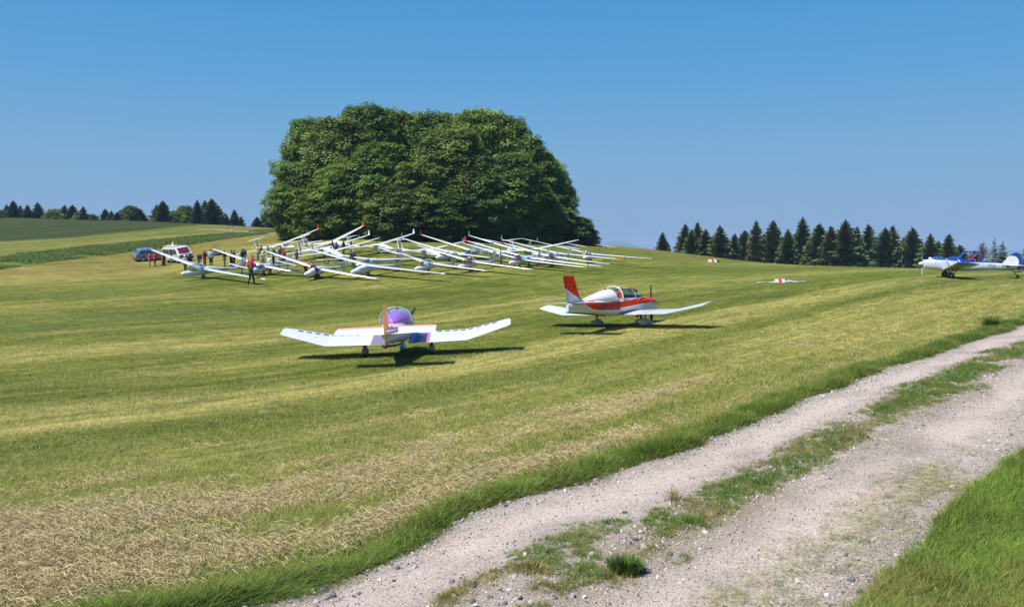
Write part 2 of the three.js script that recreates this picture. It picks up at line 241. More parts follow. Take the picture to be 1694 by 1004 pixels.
// ------------------------------------------------------------------ trees: [x, distance, height(, crown radius)]
const RIGHT_SPRUCE = [ [38.5, 205.0, 7.8], [42.6, 199.1, 9.7], [43.5, 195.1, 8.0], [47.0, 203.9, 11.0], [47.3, 196.6, 8.7], [50.1, 194.0, 9.5], [56.4, 204.0, 8.9], [63.6, 219.5, 11.6], [65.5, 216.0, 14.0], [69.6, 215.0, 14.3], [68.1, 198.7, 10.4], [75.0, 208.1, 14.5], [76.6, 200.3, 12.3], [78.1, 197.2, 11.5], [80.8, 195.2, 12.8], [84.7, 198.4, 11.7], [97.1, 219.8, 15.0], [100.3, 216.9, 13.8], [102.4, 216.2, 14.5], [107.2, 216.0, 14.1], [102.7, 197.8, 10.3], [109.0, 201.3, 10.8], [117.4, 210.8, 9.3] ];
const RIGHT_FILL = [ [61.6, 229.6, 10.4], [72.7, 232.1, 12.6], [78.1, 232.6, 12.1], [76.5, 216.7, 10.9], [84.8, 227.1, 11.6], [92.6, 228.4, 12.8], [97.5, 225.1, 12.0], [98.8, 218.6, 11.4], [109.3, 224.5, 12.4], [110.2, 216.8, 10.6], [124.0, 233.7, 13.0], [58.0, 232.3, 10.7] ];
const LEFT_SPRUCE = [ [-165.2, 264.2, 9.9], [-157.8, 255.5, 9.2], [-168.4, 276.8, 11.9], [-159.0, 265.0, 9.4], [-161.8, 275.9, 12.2], [-152.3, 274.7, 10.7], [-143.1, 262.8, 8.5], [-137.9, 259.5, 7.7], [-134.2, 266.0, 8.1], [-129.1, 260.1, 6.6], [-122.6, 250.6, 5.1], [-117.9, 255.7, 7.3], [-120.3, 273.4, 11.3], [-106.6, 246.5, 9.1], [-96.1, 246.6, 10.2], [-101.5, 266.9, 13.0], [-94.6, 254.8, 12.1], [-95.6, 263.7, 11.2], [-92.9, 261.5, 8.7], [-88.2, 257.0, 9.6], [-94.2, 279.9, 10.5], [-79.5, 251.8, 7.4], [-79.5, 259.4, 10.4], [-75.4, 252.1, 9.3], [-77.5, 267.1, 12.4] ];
const LEFT_LEAFY = [ [-164.0, 259.7, 7.7], [-149.3, 262.5, 7.5], [-154.8, 276.1, 10.2], [-140.4, 261.2, 6.2], [-140.5, 269.5, 7.0], [-135.2, 281.7, 10.7], [-119.7, 253.5, 8.0], [-105.0, 252.2, 7.5], [-104.5, 258.0, 10.0], [-110.7, 276.8, 11.2], [-76.6, 271.5, 9.7] ];
const GROVE = [ [-33.9, 128.0, 19.2, 5.5], [-34.1, 121.0, 12.0, 4.6], [-27.5, 123.0, 18.6, 6.0], [-24.2, 127.0, 21.1, 6.0], [-20.1, 131.0, 21.0, 6.0], [-15.2, 131.0, 20.3, 5.5], [-10.0, 132.0, 20.7, 5.5], [-4.0, 129.0, 21.2, 6.0], [0.3, 131.0, 20.3, 5.5], [3.6, 129.0, 17.2, 5.5], [6.6, 131.0, 14.8, 5.0], [8.6, 129.0, 10.9, 4.2], [-19.4, 116.0, 14.2, 5.5], [-13.3, 114.0, 11.3, 5.2], [-8.3, 118.0, 16.6, 6.0], [-4.1, 116.0, 10.9, 5.0], [-25.0, 117.0, 11.8, 5.0], [1.0, 120.0, 13.7, 5.5], [4.9, 123.0, 9.3, 4.6], [-29.5, 118.0, 8.4, 4.4], [-16.0, 111.5, 8.0, 4.4], [-8.5, 112.0, 7.4, 4.2], [7.3, 125.0, 6.3, 3.6] ];
const bark = M('grey_bark', 0.12, 0.1, 0.085, 0.9), darkBark = M('dark_bark', 0.06, 0.045, 0.035, 0.95);
const leafMat = (n, r, g, b) => M(n, r, g, b, 0.75, { side: THREE.DoubleSide, transmission: 0.28, thickness: 0, specularIntensity: 0.35 });
// a spray of beech leaves: a forked twig carrying flat leaves in a drooping fan
function sprayGeo(seed, n, size, leaf) {
  const r = rng(seed), pos = [], idx = [];
  for (let i = 0; i < n; i++) {
    const t = (i + 0.5) / n, side = i % 2 ? 1 : -1, u = t * size, w = side * size * 0.42 * (0.25 + r()) * Math.sin(Math.PI * (0.15 + 0.8 * t)), dy = -0.3 * u * t + (r() - 0.5) * 0.22 * size;
    const a = side * (0.5 + r() * 0.8), L = leaf * (0.7 + r() * 0.6), W = L * 0.33, cx = Math.cos(a), cz = Math.sin(a), tilt = (r() - 0.5) * 1.0, ty = (r() - 0.6) * 0.6 * L;
    const b = pos.length / 3; pos.push(u, dy, w, u + cx * L * 0.5 - cz * W, dy + ty * 0.5 + tilt * W, w + cz * L * 0.5 + cx * W, u + cx * L, dy + ty, w + cz * L, u + cx * L * 0.5 + cz * W, dy + ty * 0.5 - tilt * W, w + cz * L * 0.5 - cx * W);
    idx.push(b, b + 1, b + 2, b, b + 2, b + 3);
  }
  return geoFrom(pos, idx);
}
const sprays = [sprayGeo(1, 28, 1.05, 0.28), sprayGeo(2, 28, 0.95, 0.26), sprayGeo(3, 26, 1.15, 0.29)];
const m4 = new THREE.Matrix4(), q4 = new THREE.Quaternion(), e4 = new THREE.Euler();
function instanced(name, geo, mat, list, parent, color) {
  const im = shade(new THREE.InstancedMesh(geo, mat, list.length)); im.name = name;
  list.forEach((t, i) => { im.setMatrixAt(i, t.m); if (t.c) im.setColorAt(i, t.c); });
  im.userData.kind = 'stuff'; if (parent) parent.add(im); return im;
}
const xf = (x, y, z, rx, ry, rz, sx, sy = sx, sz = sx) => new THREE.Matrix4().compose(V(x, y, z), new THREE.Quaternion().setFromEuler(new THREE.Euler(rx, ry, rz, 'YXZ')), V(sx, sy, sz));
// unit leafy crown of height 1 and radius 1: lobes over an ovoid, each lobe shingled with sprays that point out and down
function leafyCrown(seed, h, R, base, nl, per, tint) {
  const r = rng(seed), list = [], nz = rng(seed + 99);
  const lobes = [];
  for (let i = 0; i < nl; i++) {
    const t = (i + 0.5) / nl, y = base + (1 - base) * (1 - (1 - t) ** 1.15), a = i * 2.39996 + nz() * 0.8;
    const prof = Math.sin(Math.PI * clamp(0.16 + 0.80 * (y - base) / (1 - base), 0, 1)) ** 0.65, rad = R * prof * (0.62 + 0.34 * nz());
    lobes.push([Math.cos(a) * rad, y * h * (0.95 + 0.03 * nz()), Math.sin(a) * rad, (0.145 + 0.13 * nz()) * R * (0.75 + 0.5 * prof)]);
  }
  for (let i = 0; i < nl * 0.25; i++) { const a = nz() * 6.28, q = R * 0.4 * nz(); lobes.push([Math.cos(a) * q, h * (base + (0.95 - base) * nz()), Math.sin(a) * q, 0.36 * R]); }
  for (const [lx, ly, lz, lr] of lobes) {
    const tone = 0.7 + 0.55 * r();
    for (let k = 0; k < per; k++) {
      const a = r() * 6.283, cy = r() * 1.75 - 0.75, sy = Math.sqrt(Math.max(0, 1 - cy * cy)), out = 0.72 + 0.36 * r();
      const ox = Math.cos(a) * sy, oz = Math.sin(a) * sy, px = lx + ox * lr * out, py = ly + cy * lr * 0.72 * out, pz = lz + oz * lr * out;
      if (py < 0.25) continue;
      const hx = px * 0.6 + ox * R, hz = pz * 0.6 + oz * R, ry = Math.atan2(-hz, hx) + (r() - 0.5) * 0.9, droop = -0.15 - 0.55 * r() + 0.35 * cy;
      const v = tone * (0.8 + 0.4 * r()); list.push({ m: xf(px, py, pz, (r() - 0.5) * 0.7, ry, droop, 0.75 + 0.5 * r()), c: new THREE.Color(v * (0.92 + 0.2 * r()), v, v * 0.9) });
    }
  }
  return list;
}
function trunkGeo(h, r0, seed, limbs) {
  const r = rng(seed), parts = [rod([0, -0.6, 0], [0, h * 0.45, 0], r0, r0 * 0.7, 10), rod([0, h * 0.45, 0], [(r() - 0.5) * 0.5, h * 0.86, (r() - 0.5) * 0.5], r0 * 0.7, r0 * 0.12, 8)];
  for (let i = 0; i < limbs; i++) { const y = h * (0.18 + 0.55 * i / limbs), a = i * 2.4 + r(), L = h * 0.24 * (1 - 0.5 * i / limbs); parts.push(rod([0, y, 0], [Math.cos(a) * L, y + L * 0.75, Math.sin(a) * L], r0 * 0.34, r0 * 0.1, 6)); }
  return merge(parts);
}
const beechLeaf = [leafMat('beech_leaf', 0.175, 0.285, 0.055), leafMat('beech_leaf_light', 0.235, 0.34, 0.065), leafMat('beech_leaf_olive', 0.205, 0.285, 0.07), leafMat('beech_leaf_deep', 0.14, 0.24, 0.05)];
const beechVariants = [0, 1, 2, 3, 4, 5].map(k => ({ list: leafyCrown(50 + k, 20, 5.5, 0.07, 96, 46), trunk: trunkGeo(20, 0.36, k, 9) }));
const GROVE_WORDS = ['tall beech at the left shoulder of the grove', 'low spreading beech that forms the left edge of the grove', 'tall beech second from the left in the grove skyline', 'beech with the highest rounded top left of the grove middle', 'beech in the back row of the grove, right of the highest top', 'back-row beech just left of the middle of the grove skyline', 'back-row beech at the middle of the grove skyline', 'beech with the rounded top right of the grove middle', 'back-row beech where the grove skyline starts to slope down right', 'shaded beech on the sloping right shoulder of the grove', 'dark beech below the right shoulder of the grove', 'lowest dark beech at the right end of the grove', 'tall front beech with a light crown left of the grove middle', 'front beech at the very middle of the grove behind the gliders', 'tall bright front beech right of the grove middle', 'front beech right of the middle with low hanging boughs', 'front beech in the left part of the grove', 'front beech in the right part of the grove before the dark flank', 'smaller dark beech in the right flank of the grove', 'small low beech at the foot of the left grove edge', 'small light green beech standing foremost left of the grove middle', 'small beech standing foremost right of the grove middle', 'young dark beech at the foot of the right grove flank'];
const beechProto = beechVariants.map((v, k) => {
  const t = new THREE.Group(); part('trunk', v.trunk, bark, t); instanced('crown', sprays[k % 3], beechLeaf[[0, 1, 2, 3, 1, 0][k]], v.list, t); return t;
});
GROVE.forEach(([x, d, h, R], i) => {
  const t = beechProto[i % 6].clone(); t.name = numbered('beech_tree'); scene.add(t); tag(t, GROVE_WORDS[i], 'tree', 'beeches of the grove behind the gliders');
  x = -12.5 + (x + 12.5) * 0.89; t.position.set(x, H(x, d) - 0.3, -d); t.rotation.y = i * 1.7; t.scale.set(R / 5.5 * 0.98, h / 20 * 0.97, R / 5.5 * 0.98);
});
// spruces
function spruceBough(seed) {
  const r = rng(seed), pos = [], idx = []; const n = 9;
  for (let i = 0; i < n; i++) for (const s of [-1, 1]) {
    const t = 0.12 + 0.85 * i / n, x = t, y = -0.16 * t * t, L = 0.3 * (1 - 0.6 * t) * (0.7 + 0.6 * r()), dx = 0.16 + 0.1 * r(), dy = -0.05 - 0.2 * r(), w = 0.05;
    const b = pos.length / 3; pos.push(x - w, y, 0, x + w, y + 0.02, 0, x + dx, y + dy * 0.6, s * L, x + dx * 0.4, y + dy - 0.04, s * L * 0.9); idx.push(b, b + 1, b + 2, b, b + 2, b + 3);
  }
  const b = pos.length / 3; pos.push(0, 0.03, -0.03, 0, 0.03, 0.03, 1.02, -0.18, 0.02, 1.02, -0.18, -0.02); idx.push(b, b + 1, b + 2, b, b + 2, b + 3);
  return geoFrom(pos, idx);
}
const boughs = [spruceBough(11), spruceBough(12)];
const needle = [M('spruce_needles', 0.075, 0.112, 0.045, 0.9, { side: THREE.DoubleSide, specularIntensity: 0.3 }), M('spruce_needles_warm', 0.11, 0.13, 0.048, 0.9, { side: THREE.DoubleSide, specularIntensity: 0.3 })];
function spruceCrown(seed, h, R, base, step, gap = 0) {
  const r = rng(seed), list = [];
  for (let y = base * h; y < h * 0.985; y += step * (0.7 + 0.5 * r()) * (1 - 0.35 * y / h)) {
    const t = (y - base * h) / (h * (1 - base)), rad = R * ((1 - t) ** 0.72) * (0.78 + 0.4 * r()) + 0.14, n = Math.round(7 + 5 * (1 - t));
    for (let k = 0; k < n; k++) { if (r() < gap) continue; const a = k / n * 6.283 + r() * 0.8, L = rad * (0.72 + 0.45 * r()), v = 0.75 + 0.6 * r(); list.push({ m: xf(0, y + (r() - 0.5) * 0.3, 0, 0, a, 0.32 * t * 1.6 - 0.16 + (r() - 0.5) * 0.16, L, L * 0.9, Math.max(L, 0.8)), c: new THREE.Color(v * (0.95 + 0.15 * r()), v, v * (0.85 + 0.25 * r())) }); }
  }
  list.push({ m: xf(0, h * 0.97, 0, 0, 0, 1.4, h * 0.035 + 0.25), c: new THREE.Color(1, 1, 1) });
  return list;
}
const spruceProto = [0, 1, 2, 3, 4].map(k => { const t = new THREE.Group(); part('trunk', rod([0, -1.5, 0], [0, 11.7, 0], 0.19, 0.03, 8), darkBark, t); instanced('crown', boughs[k % 2], needle[k === 3 ? 1 : 0], spruceCrown(200 + k, 12, 3.7 + 0.5 * (k % 3), 0.02, 0.28), t); return t; });
const RW = ['solitary spruce standing apart left of the right-hand spruce row', 'spruce at the left end of the right-hand row', 'short spruce tucked behind the left end of the right row', 'pointed spruce second in the right-hand row', 'short dense spruce after the pair at the left end of the row', 'broad spruce left of the first dip in the right-hand row', 'low spruce at the first dip of the right-hand row', 'spruce just right of the first dip in the right-hand row', 'tall spruce left of the pair of tall tops', 'tall spruce right of the first tall top', 'shorter spruce left of the tallest spruce of the row', 'tallest spruce of the right-hand row, at its middle', 'spruce right of the tallest one', 'slim spruce between two broader spruces right of the tallest', 'tall broad spruce right of the row middle', 'slim spruce close beside the tall broad one', 'tall spruce before the second gap of the row', 'spruce right of the second gap of the row', 'twin-topped looking spruce beside the second gap', 'spruce directly above the nose of the blue and white tow plane', 'spruce above the propeller side of the tow plane hopper', 'spruce left of the tow plane cockpit', 'small spruce just behind the tow plane windscreen'];
function placeSpruce([x, d, h], i, label, group) { const t = spruceProto[i % 5].clone(); t.name = numbered('spruce_tree'); scene.add(t); tag(t, label, 'tree', group); const k = h / 12; t.position.set(x, H(x, d) - 0.2, -d); t.rotation.set((hash(i, 9) - 0.5) * 0.06, i * 2.1, (hash(i, 11) - 0.5) * 0.06); t.scale.set(Math.max(0.7, k ** 0.75) * (0.85 + 0.35 * hash(i, 5)), k, Math.max(0.7, k ** 0.75) * (0.85 + 0.35 * hash(i, 5))); }
RIGHT_SPRUCE.forEach((p, i) => placeSpruce(p, i, RW[i], 'spruces in the row on the right'));
RIGHT_FILL.forEach((p, i) => placeSpruce(p, i + 2, 'dark spruce of the back rank between the front spruces of the right row', 'back rank of the right-hand spruces'));
const LW = ['first spruce from the left edge', 'tall pointed spruce near the left edge', 'third spruce from the left edge', 'spruce before the brownish one at the left', 'brownish spruce at the far left', 'spruce right of the light leafy tree at the far left', 'dark spruce in the left cluster by the field crest', 'last spruce of the leftmost cluster', 'thin small spruce standing in the gap of the left tree line', 'short spruce left of the round leafy tree', 'shortest spruce left of the round leafy tree', 'slim spruce right of the round leafy tree', 'dark spruce left of the pair above the blue car', 'tallest spruce of the pair above the blue car', 'big dark spruce above the white van', 'dark spruce behind the big one above the van', 'tall spruce with a narrow top right of the van', 'thinner spruce right of the narrow-topped one', 'small spruce at the right end of the cluster above the van', 'lone spruce of the pair above the white post', 'smaller spruce of the pair above the white post', 'short spruce left of the grove', 'broad spruce left of the grove', 'second broad spruce left of the grove', 'spruce nearest the left side of the grove'];
LEFT_SPRUCE.forEach((p, i) => placeSpruce(p, i + 1, LW[i], 'spruces on the left horizon'));
const hedgeProto = [0, 1, 2].map(k => { const t = new THREE.Group(); part('trunk', rod([0, -1, 0], [0, 6, 0], 0.2, 0.06, 7), bark, t); instanced('crown', sprays[k], leafMat('leafy_' + k, ...[[0.1, 0.18, 0.04], [0.2, 0.27, 0.05], [0.13, 0.2, 0.04]][k]), leafyCrown(300 + k, 8, 3.2, 0.04, 30, 46), t); return t; });
const DW = ['round leafy tree cut by the left edge', 'pale green leafy tree in the leftmost cluster', 'leafy tree behind the pale one in the leftmost cluster', 'low light bush at the right end of the leftmost cluster', 'low shrub in the gap of the left tree line', 'leafy tree at the left foot of the round tree', 'round leafy tree in the left tree line', 'light leafy tree left of the big dark spruce', 'broad round leafy tree beside the big dark spruce', 'leafy tree behind the broad round one', 'low light bush beside the grove on the left'];
LEFT_LEAFY.forEach(([x, d, h], i) => { const t = hedgeProto[[0, 1, 1, 1, 2, 2, 0, 1, 2, 2, 1][i]].clone(); t.name = numbered('leafy_tree'); scene.add(t); tag(t, DW[i], 'tree', 'leafy trees on the left horizon'); t.position.set(x, H(x, d) - 0.2, -d); t.rotation.y = i; const w = Math.min(0.95, Math.max(0.55, h / 9)); t.scale.set(w, h / 8.4, w); });
// bush at the right foot of the grove
for (const [x, d, h, w, lab] of [[9.6, 128, 4.4, 1.05, 'round green bush at the right foot of the grove'], [12.1, 131, 2.6, 0.55, 'low bush trailing off right of the round bush']]) { const t = hedgeProto[0].clone(); t.name = numbered('bush'); scene.add(t); tag(t, lab, 'bush'); t.position.set(x, H(x, d) - 0.2, -d); t.scale.set(w, h / 8, w); }
// bare reddish tree, thin conifer and pine at the far right
{
  const t = thing('bare_tree', 'reddish brown bare tree above the tow plane fuselage', 'tree'), r = rng(77), tw = [];
  for (let i = 0; i < 150; i++) { const y = 1.5 + 7.5 * r(), a = r() * 6.28, L = (10 - y) * 0.36 * (0.6 + 0.5 * r()); tw.push(rod([0, y, 0], [Math.cos(a) * L, y + L * 1.5, Math.sin(a) * L], 0.05, 0.02, 3)); const b = a + 0.5; tw.push(rod([Math.cos(a) * L * 0.5, y + L * 0.75, Math.sin(a) * L * 0.5], [Math.cos(b) * L * 1.0, y + L * 1.3, Math.sin(b) * L * 1.0], 0.035, 0.015, 3)); }
  part('trunk', rod([0, -1, 0], [0, 8.5, 0], 0.22, 0.05, 7), darkBark, t); part('twigs', merge(tw), M('reddish_twigs', 0.15, 0.085, 0.07, 0.9), t); t.position.set(119.9, H(119.9, 205), -205);
  const spec = [[118.6, 198, 9.4, 1.5, 0.4, 'thin ragged conifer right of the bare reddish tree'], [128, 210, 10.5, 2.6, 0.3, 'pine with an open rounded crown above the tow plane tail'], [133.8, 210, 9.6, 1.9, 0.35, 'ragged conifer behind the fin of the tow plane'], [137.5, 214, 9.2, 2.4, 0.35, 'ragged conifer at the right edge of the photo'], [123, 212, 7.5, 1.7, 0.4, 'small thin conifer between the bare tree and the pine']];
  spec.forEach(([x, d, h, R, gap, lab], i) => { const c = thing('conifer', lab, 'tree'); part('trunk', rod([0, -1, 0], [0, h * 0.97, 0], 0.16, 0.03, 7), darkBark, c); instanced('crown', boughs[i % 2], needle[i % 2], spruceCrown(400 + i, h, R, 0.22, 0.6, gap), c); c.position.set(x, H(x, d), -d); });
  for (const [x, d, h, k] of [[114, 222, 6, 2], [126, 226, 6.5, 2], [131, 224, 5.5, 0], [139, 226, 6, 2]]) { const b = hedgeProto[k].clone(); b.name = numbered('bush'); scene.add(b); tag(b, 'dark bush of the thicket behind the tow plane', 'bush', 'thicket behind the tow plane'); b.position.set(x, H(x, d) - 0.2, -d); b.scale.set(1.3, h / 8, 1.2); b.rotation.y = x; }
}
// ------------------------------------------------------------------ aircraft
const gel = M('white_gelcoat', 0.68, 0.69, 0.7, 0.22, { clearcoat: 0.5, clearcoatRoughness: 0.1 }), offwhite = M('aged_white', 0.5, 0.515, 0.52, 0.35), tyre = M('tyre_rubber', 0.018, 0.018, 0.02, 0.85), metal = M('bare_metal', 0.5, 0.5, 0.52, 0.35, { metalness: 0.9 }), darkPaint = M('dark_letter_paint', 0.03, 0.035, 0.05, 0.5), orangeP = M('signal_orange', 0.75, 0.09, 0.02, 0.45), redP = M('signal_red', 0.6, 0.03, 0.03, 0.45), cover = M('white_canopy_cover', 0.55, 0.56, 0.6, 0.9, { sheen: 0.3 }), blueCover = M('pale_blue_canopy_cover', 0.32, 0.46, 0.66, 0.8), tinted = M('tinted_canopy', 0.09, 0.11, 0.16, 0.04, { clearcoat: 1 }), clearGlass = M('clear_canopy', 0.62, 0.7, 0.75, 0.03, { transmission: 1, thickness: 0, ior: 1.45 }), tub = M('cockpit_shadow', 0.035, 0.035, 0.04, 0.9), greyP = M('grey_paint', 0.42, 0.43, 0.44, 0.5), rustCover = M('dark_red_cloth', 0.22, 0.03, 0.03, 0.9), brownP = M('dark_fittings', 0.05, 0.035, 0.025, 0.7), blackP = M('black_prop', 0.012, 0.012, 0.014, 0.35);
// seat an object on the terrain: heading th (0 = right, 90 = away), roll (right wing down positive), extra pitch
function seat(o, x, d, th, roll = 0, pitch = 0, lift = 0, ea = 1.5, eb = 3, er = 4) {
  const c = Math.cos(th), s = Math.sin(th), f = V(c, (H(x + c * ea, d + s * ea) - H(x - c * eb, d - s * eb)) / (ea + eb) + pitch, -s).normalize();
  const r = V(s, (H(x + s * er, d - c * er) - H(x - s * er, d + c * er)) / (2 * er), c); r.addScaledVector(f, -r.dot(f)).normalize();
  const u = V(0, 0, 0).crossVectors(r, f).normalize(), r2 = r.clone().multiplyScalar(Math.cos(roll)).addScaledVector(u, -Math.sin(roll)), u2 = u.clone().multiplyScalar(Math.cos(roll)).addScaledVector(r, Math.sin(roll));
  o.quaternion.setFromRotationMatrix(new THREE.Matrix4().makeBasis(f, u2, r2)); o.position.set(x, H(x, d) + lift, -d); return o;
}
const DEG = Math.PI / 180;
function canopyGeo(x1, x0, y, w, h, y1 = y, n = 9) { const secs = []; for (let i = 0; i <= n; i++) { const t = i / n, p = Math.max(0.02, Math.sin(Math.PI * clamp(t, 0.02, 0.985)) ** 0.55); secs.push([lerp(x1, x0, t), lerp(y1, y, t), w * p, h * p * (0.8 + 0.25 * t), 0.03, 2.1]); } return loft(secs, 20, 1.1); }
// ---- sailplane. o: b half span, L fuselage scale, tail, canopy, tip, winglet, code, reg, band, pilot seat
function makeGlider(o, label) {
  const t = thing('sailplane', label, 'sailplane', 'sailplanes parked in rows before the grove'), L = o.L, b = o.b, low = o.tail === 'low', open = o.canopy === 'open';
  const sill = open ? 0.1 : 0.3;
  const F = [[2.42, .6, .02, .02, .02], [2.34, .6, .11, .1, .11], [2.1, .61, .21, .19, .22], [1.75, .63, .27, open ? .2 : .25, .28], [1.2, .65, .305, open ? .2 : .32, .34], [.6, .68, .31, open ? .2 : .36, .36], [.1, .71, .3, open ? .26 : .38, .36], [-.25, .73, .285, .36, .35], [-.8, .73, .24, .29, .3], [-1.4, .71, .17, .19, .23], [-2.2, .68, .125, .135, .17], [-3.4, .64, .095, .105, .13], [-4.35, .6, .07, .11, .11], [-4.6, .59, .02, .08, .06]].map(s => [s[0] * L, ...s.slice(1)]);
  const body = part('fuselage', loft(F, 20, 1.2), o.old ? offwhite : gel, t);
  const cx1 = 1.95 * L, cx0 = 0.0 * L;
  if (open) {
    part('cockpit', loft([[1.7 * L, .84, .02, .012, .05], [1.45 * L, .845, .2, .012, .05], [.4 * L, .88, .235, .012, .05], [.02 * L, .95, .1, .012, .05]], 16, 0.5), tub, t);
    const c = part('canopy', canopyGeo(.98, -.98, 0, .28, .36), clearGlass, t); c.position.set(1.15 * L, 1.16, -.34); c.rotation.x = -1.15;
    const fr = []; for (const s of [-1, 1]) fr.push(tube([[1.02, 0, s * .06], [.5, 0, s * .27], [-.5, 0, s * .29], [-1, 0, s * .08]], .022, 14, 5)); fr.push(tube([[-.55, 0, .29], [-.55, .3, .2], [-.55, .39, 0], [-.55, .3, -.2], [-.55, 0, -.29]], .016, 12, 5));
    part('canopy_frame', merge(fr), gel, c);
  } else {
    const cm = o.canopy === 'tinted' ? tinted : o.canopy === 'blue' ? blueCover : cover;
    part('canopy', canopyGeo(cx1, cx0 - (o.canopy === 'cover' ? .5 : 0), .86, o.canopy === 'tinted' ? .285 : .33, o.canopy === 'tinted' ? .3 : .33, .74), cm, t);
  }
  const dih = 0.055, wy = low ? .86 : .98, far = o.faceRight ? -1 : 1;
  for (const s of [-1, 1]) {
    const st = [[.12, .34, .92], [b * .3, .3, .82], [b * .62, .2, .64], [b * .86, .08, .46], [b * .965, 0, .36]].map(([z, x, c]) => [s * z, x, c, wy + dih * z * (1 + .15 * z / b), .135]);
    const w = part('wing', wing(st), gel, t), y1 = wy + dih * b * 1.13, e = st[4];
    const tp = [e, [s * b, -.06, .27, y1, .12]]; if (o.winglet) tp.push([s * (b + .08), -.12, .24, y1 + .12, .11], [s * (b + .16), -.26, .13, y1 + .5, .1]); else tp.push([s * (b + .04), -.14, .14, y1 + .01, .1]);
    part(o.winglet ? 'winglet' : 'wing_tip', wing(tp), o.tip === 'red' && s === far ? redP : o.tip === 'orange' && s !== far ? orangeP : gel, w);
    if (o.band && s !== far) { const z = b * o.band, f = clamp(z / b, 0, 1), y = wy + dih * z * (1 + .15 * f); part('marker_band', wing([[s * (z - .28), .35 - .3 * f, .94 - .5 * f, y - .012 - .015, .175], [s * (z + .28), .34 - .3 * f, .92 - .5 * f, y + .012 - .002, .175]]), orangeP, w); }
    const al = []; for (let k = 0; k < 2; k++) { const z0 = b * (k ? .62 : .18), z1 = b * (k ? .9 : .6), q = z => [s * z, lerp(.3, .06, z / b) - lerp(.86, .42, z / b) * .8, .012, wy + dih * z * (1 + .15 * z / b) + .025, .5]; al.push(wing([q(z0), q(z1)])); } part('aileron_gap', merge(al), greyP, w);
  }
  const fx = -3.78 * L, top = low ? 1.55 : 1.72;
  part('fin', wing([[.62, fx + .12, .62, 0, .12], [top, fx - .38, .4, 0, .1]], true), gel, t);
  const rud = part('rudder', wing([[.56, fx - .53, .34, 0, .16], [top, fx - .8, .22, 0, .14]], true), gel, t);
  const ty = low ? .8 : top + .02, tx = low ? fx + .1 : fx - .36, tp = part('tailplane', wing([[-1.25, tx - .1, .3, ty + (low ? .03 : 0), .1], [0, tx, .56, ty, .1], [1.25, tx - .1, .3, ty + (low ? .03 : 0), .1]]), gel, t);
  const wh = part('wheel', new THREE.TorusGeometry(.13, .055, 8, 18), tyre, t); wh.position.set(.05, .185, 0); part('rim', rod([0, 0, -.04], [0, 0, .04], .1, .1, 12), metal, wh);
  part('tail_wheel', rod([-4.3 * L, .1, -.03], [-4.3 * L, .1, .03], .1, .1, 12), tyre, t);
  part('tail_boot', rod([-4.3 * L, .12, 0], [-4.3 * L, .55, 0], .05, .08, 8), offwhite, t);
  if (!low || o.doors) part('gear_door', box(.5, .2, .012, .05, .3, .17), gel, t);
  for (const s of [-1, 1]) {
    if (o.reg) { const g = textGeo(o.reg, .26); if (s < 0) g.rotateY(Math.PI); g.translate(-2.0 * L, .68, s * .155); part('registration', g, darkPaint, body); }
    if (o.code) { const g = textGeo(o.code, .3, .01, fontSans); if (s < 0) g.rotateY(Math.PI); g.translate(fx - .28, 1.0, s * .055); part('competition_number', g, darkPaint, t); const f = box(.16, .1, .006, fx - .33, top - .28, s * .045); part('flag_badge', f, M('flag_badge_dark', .1, .02, .02, .6), t); }
  }
  return t;
}
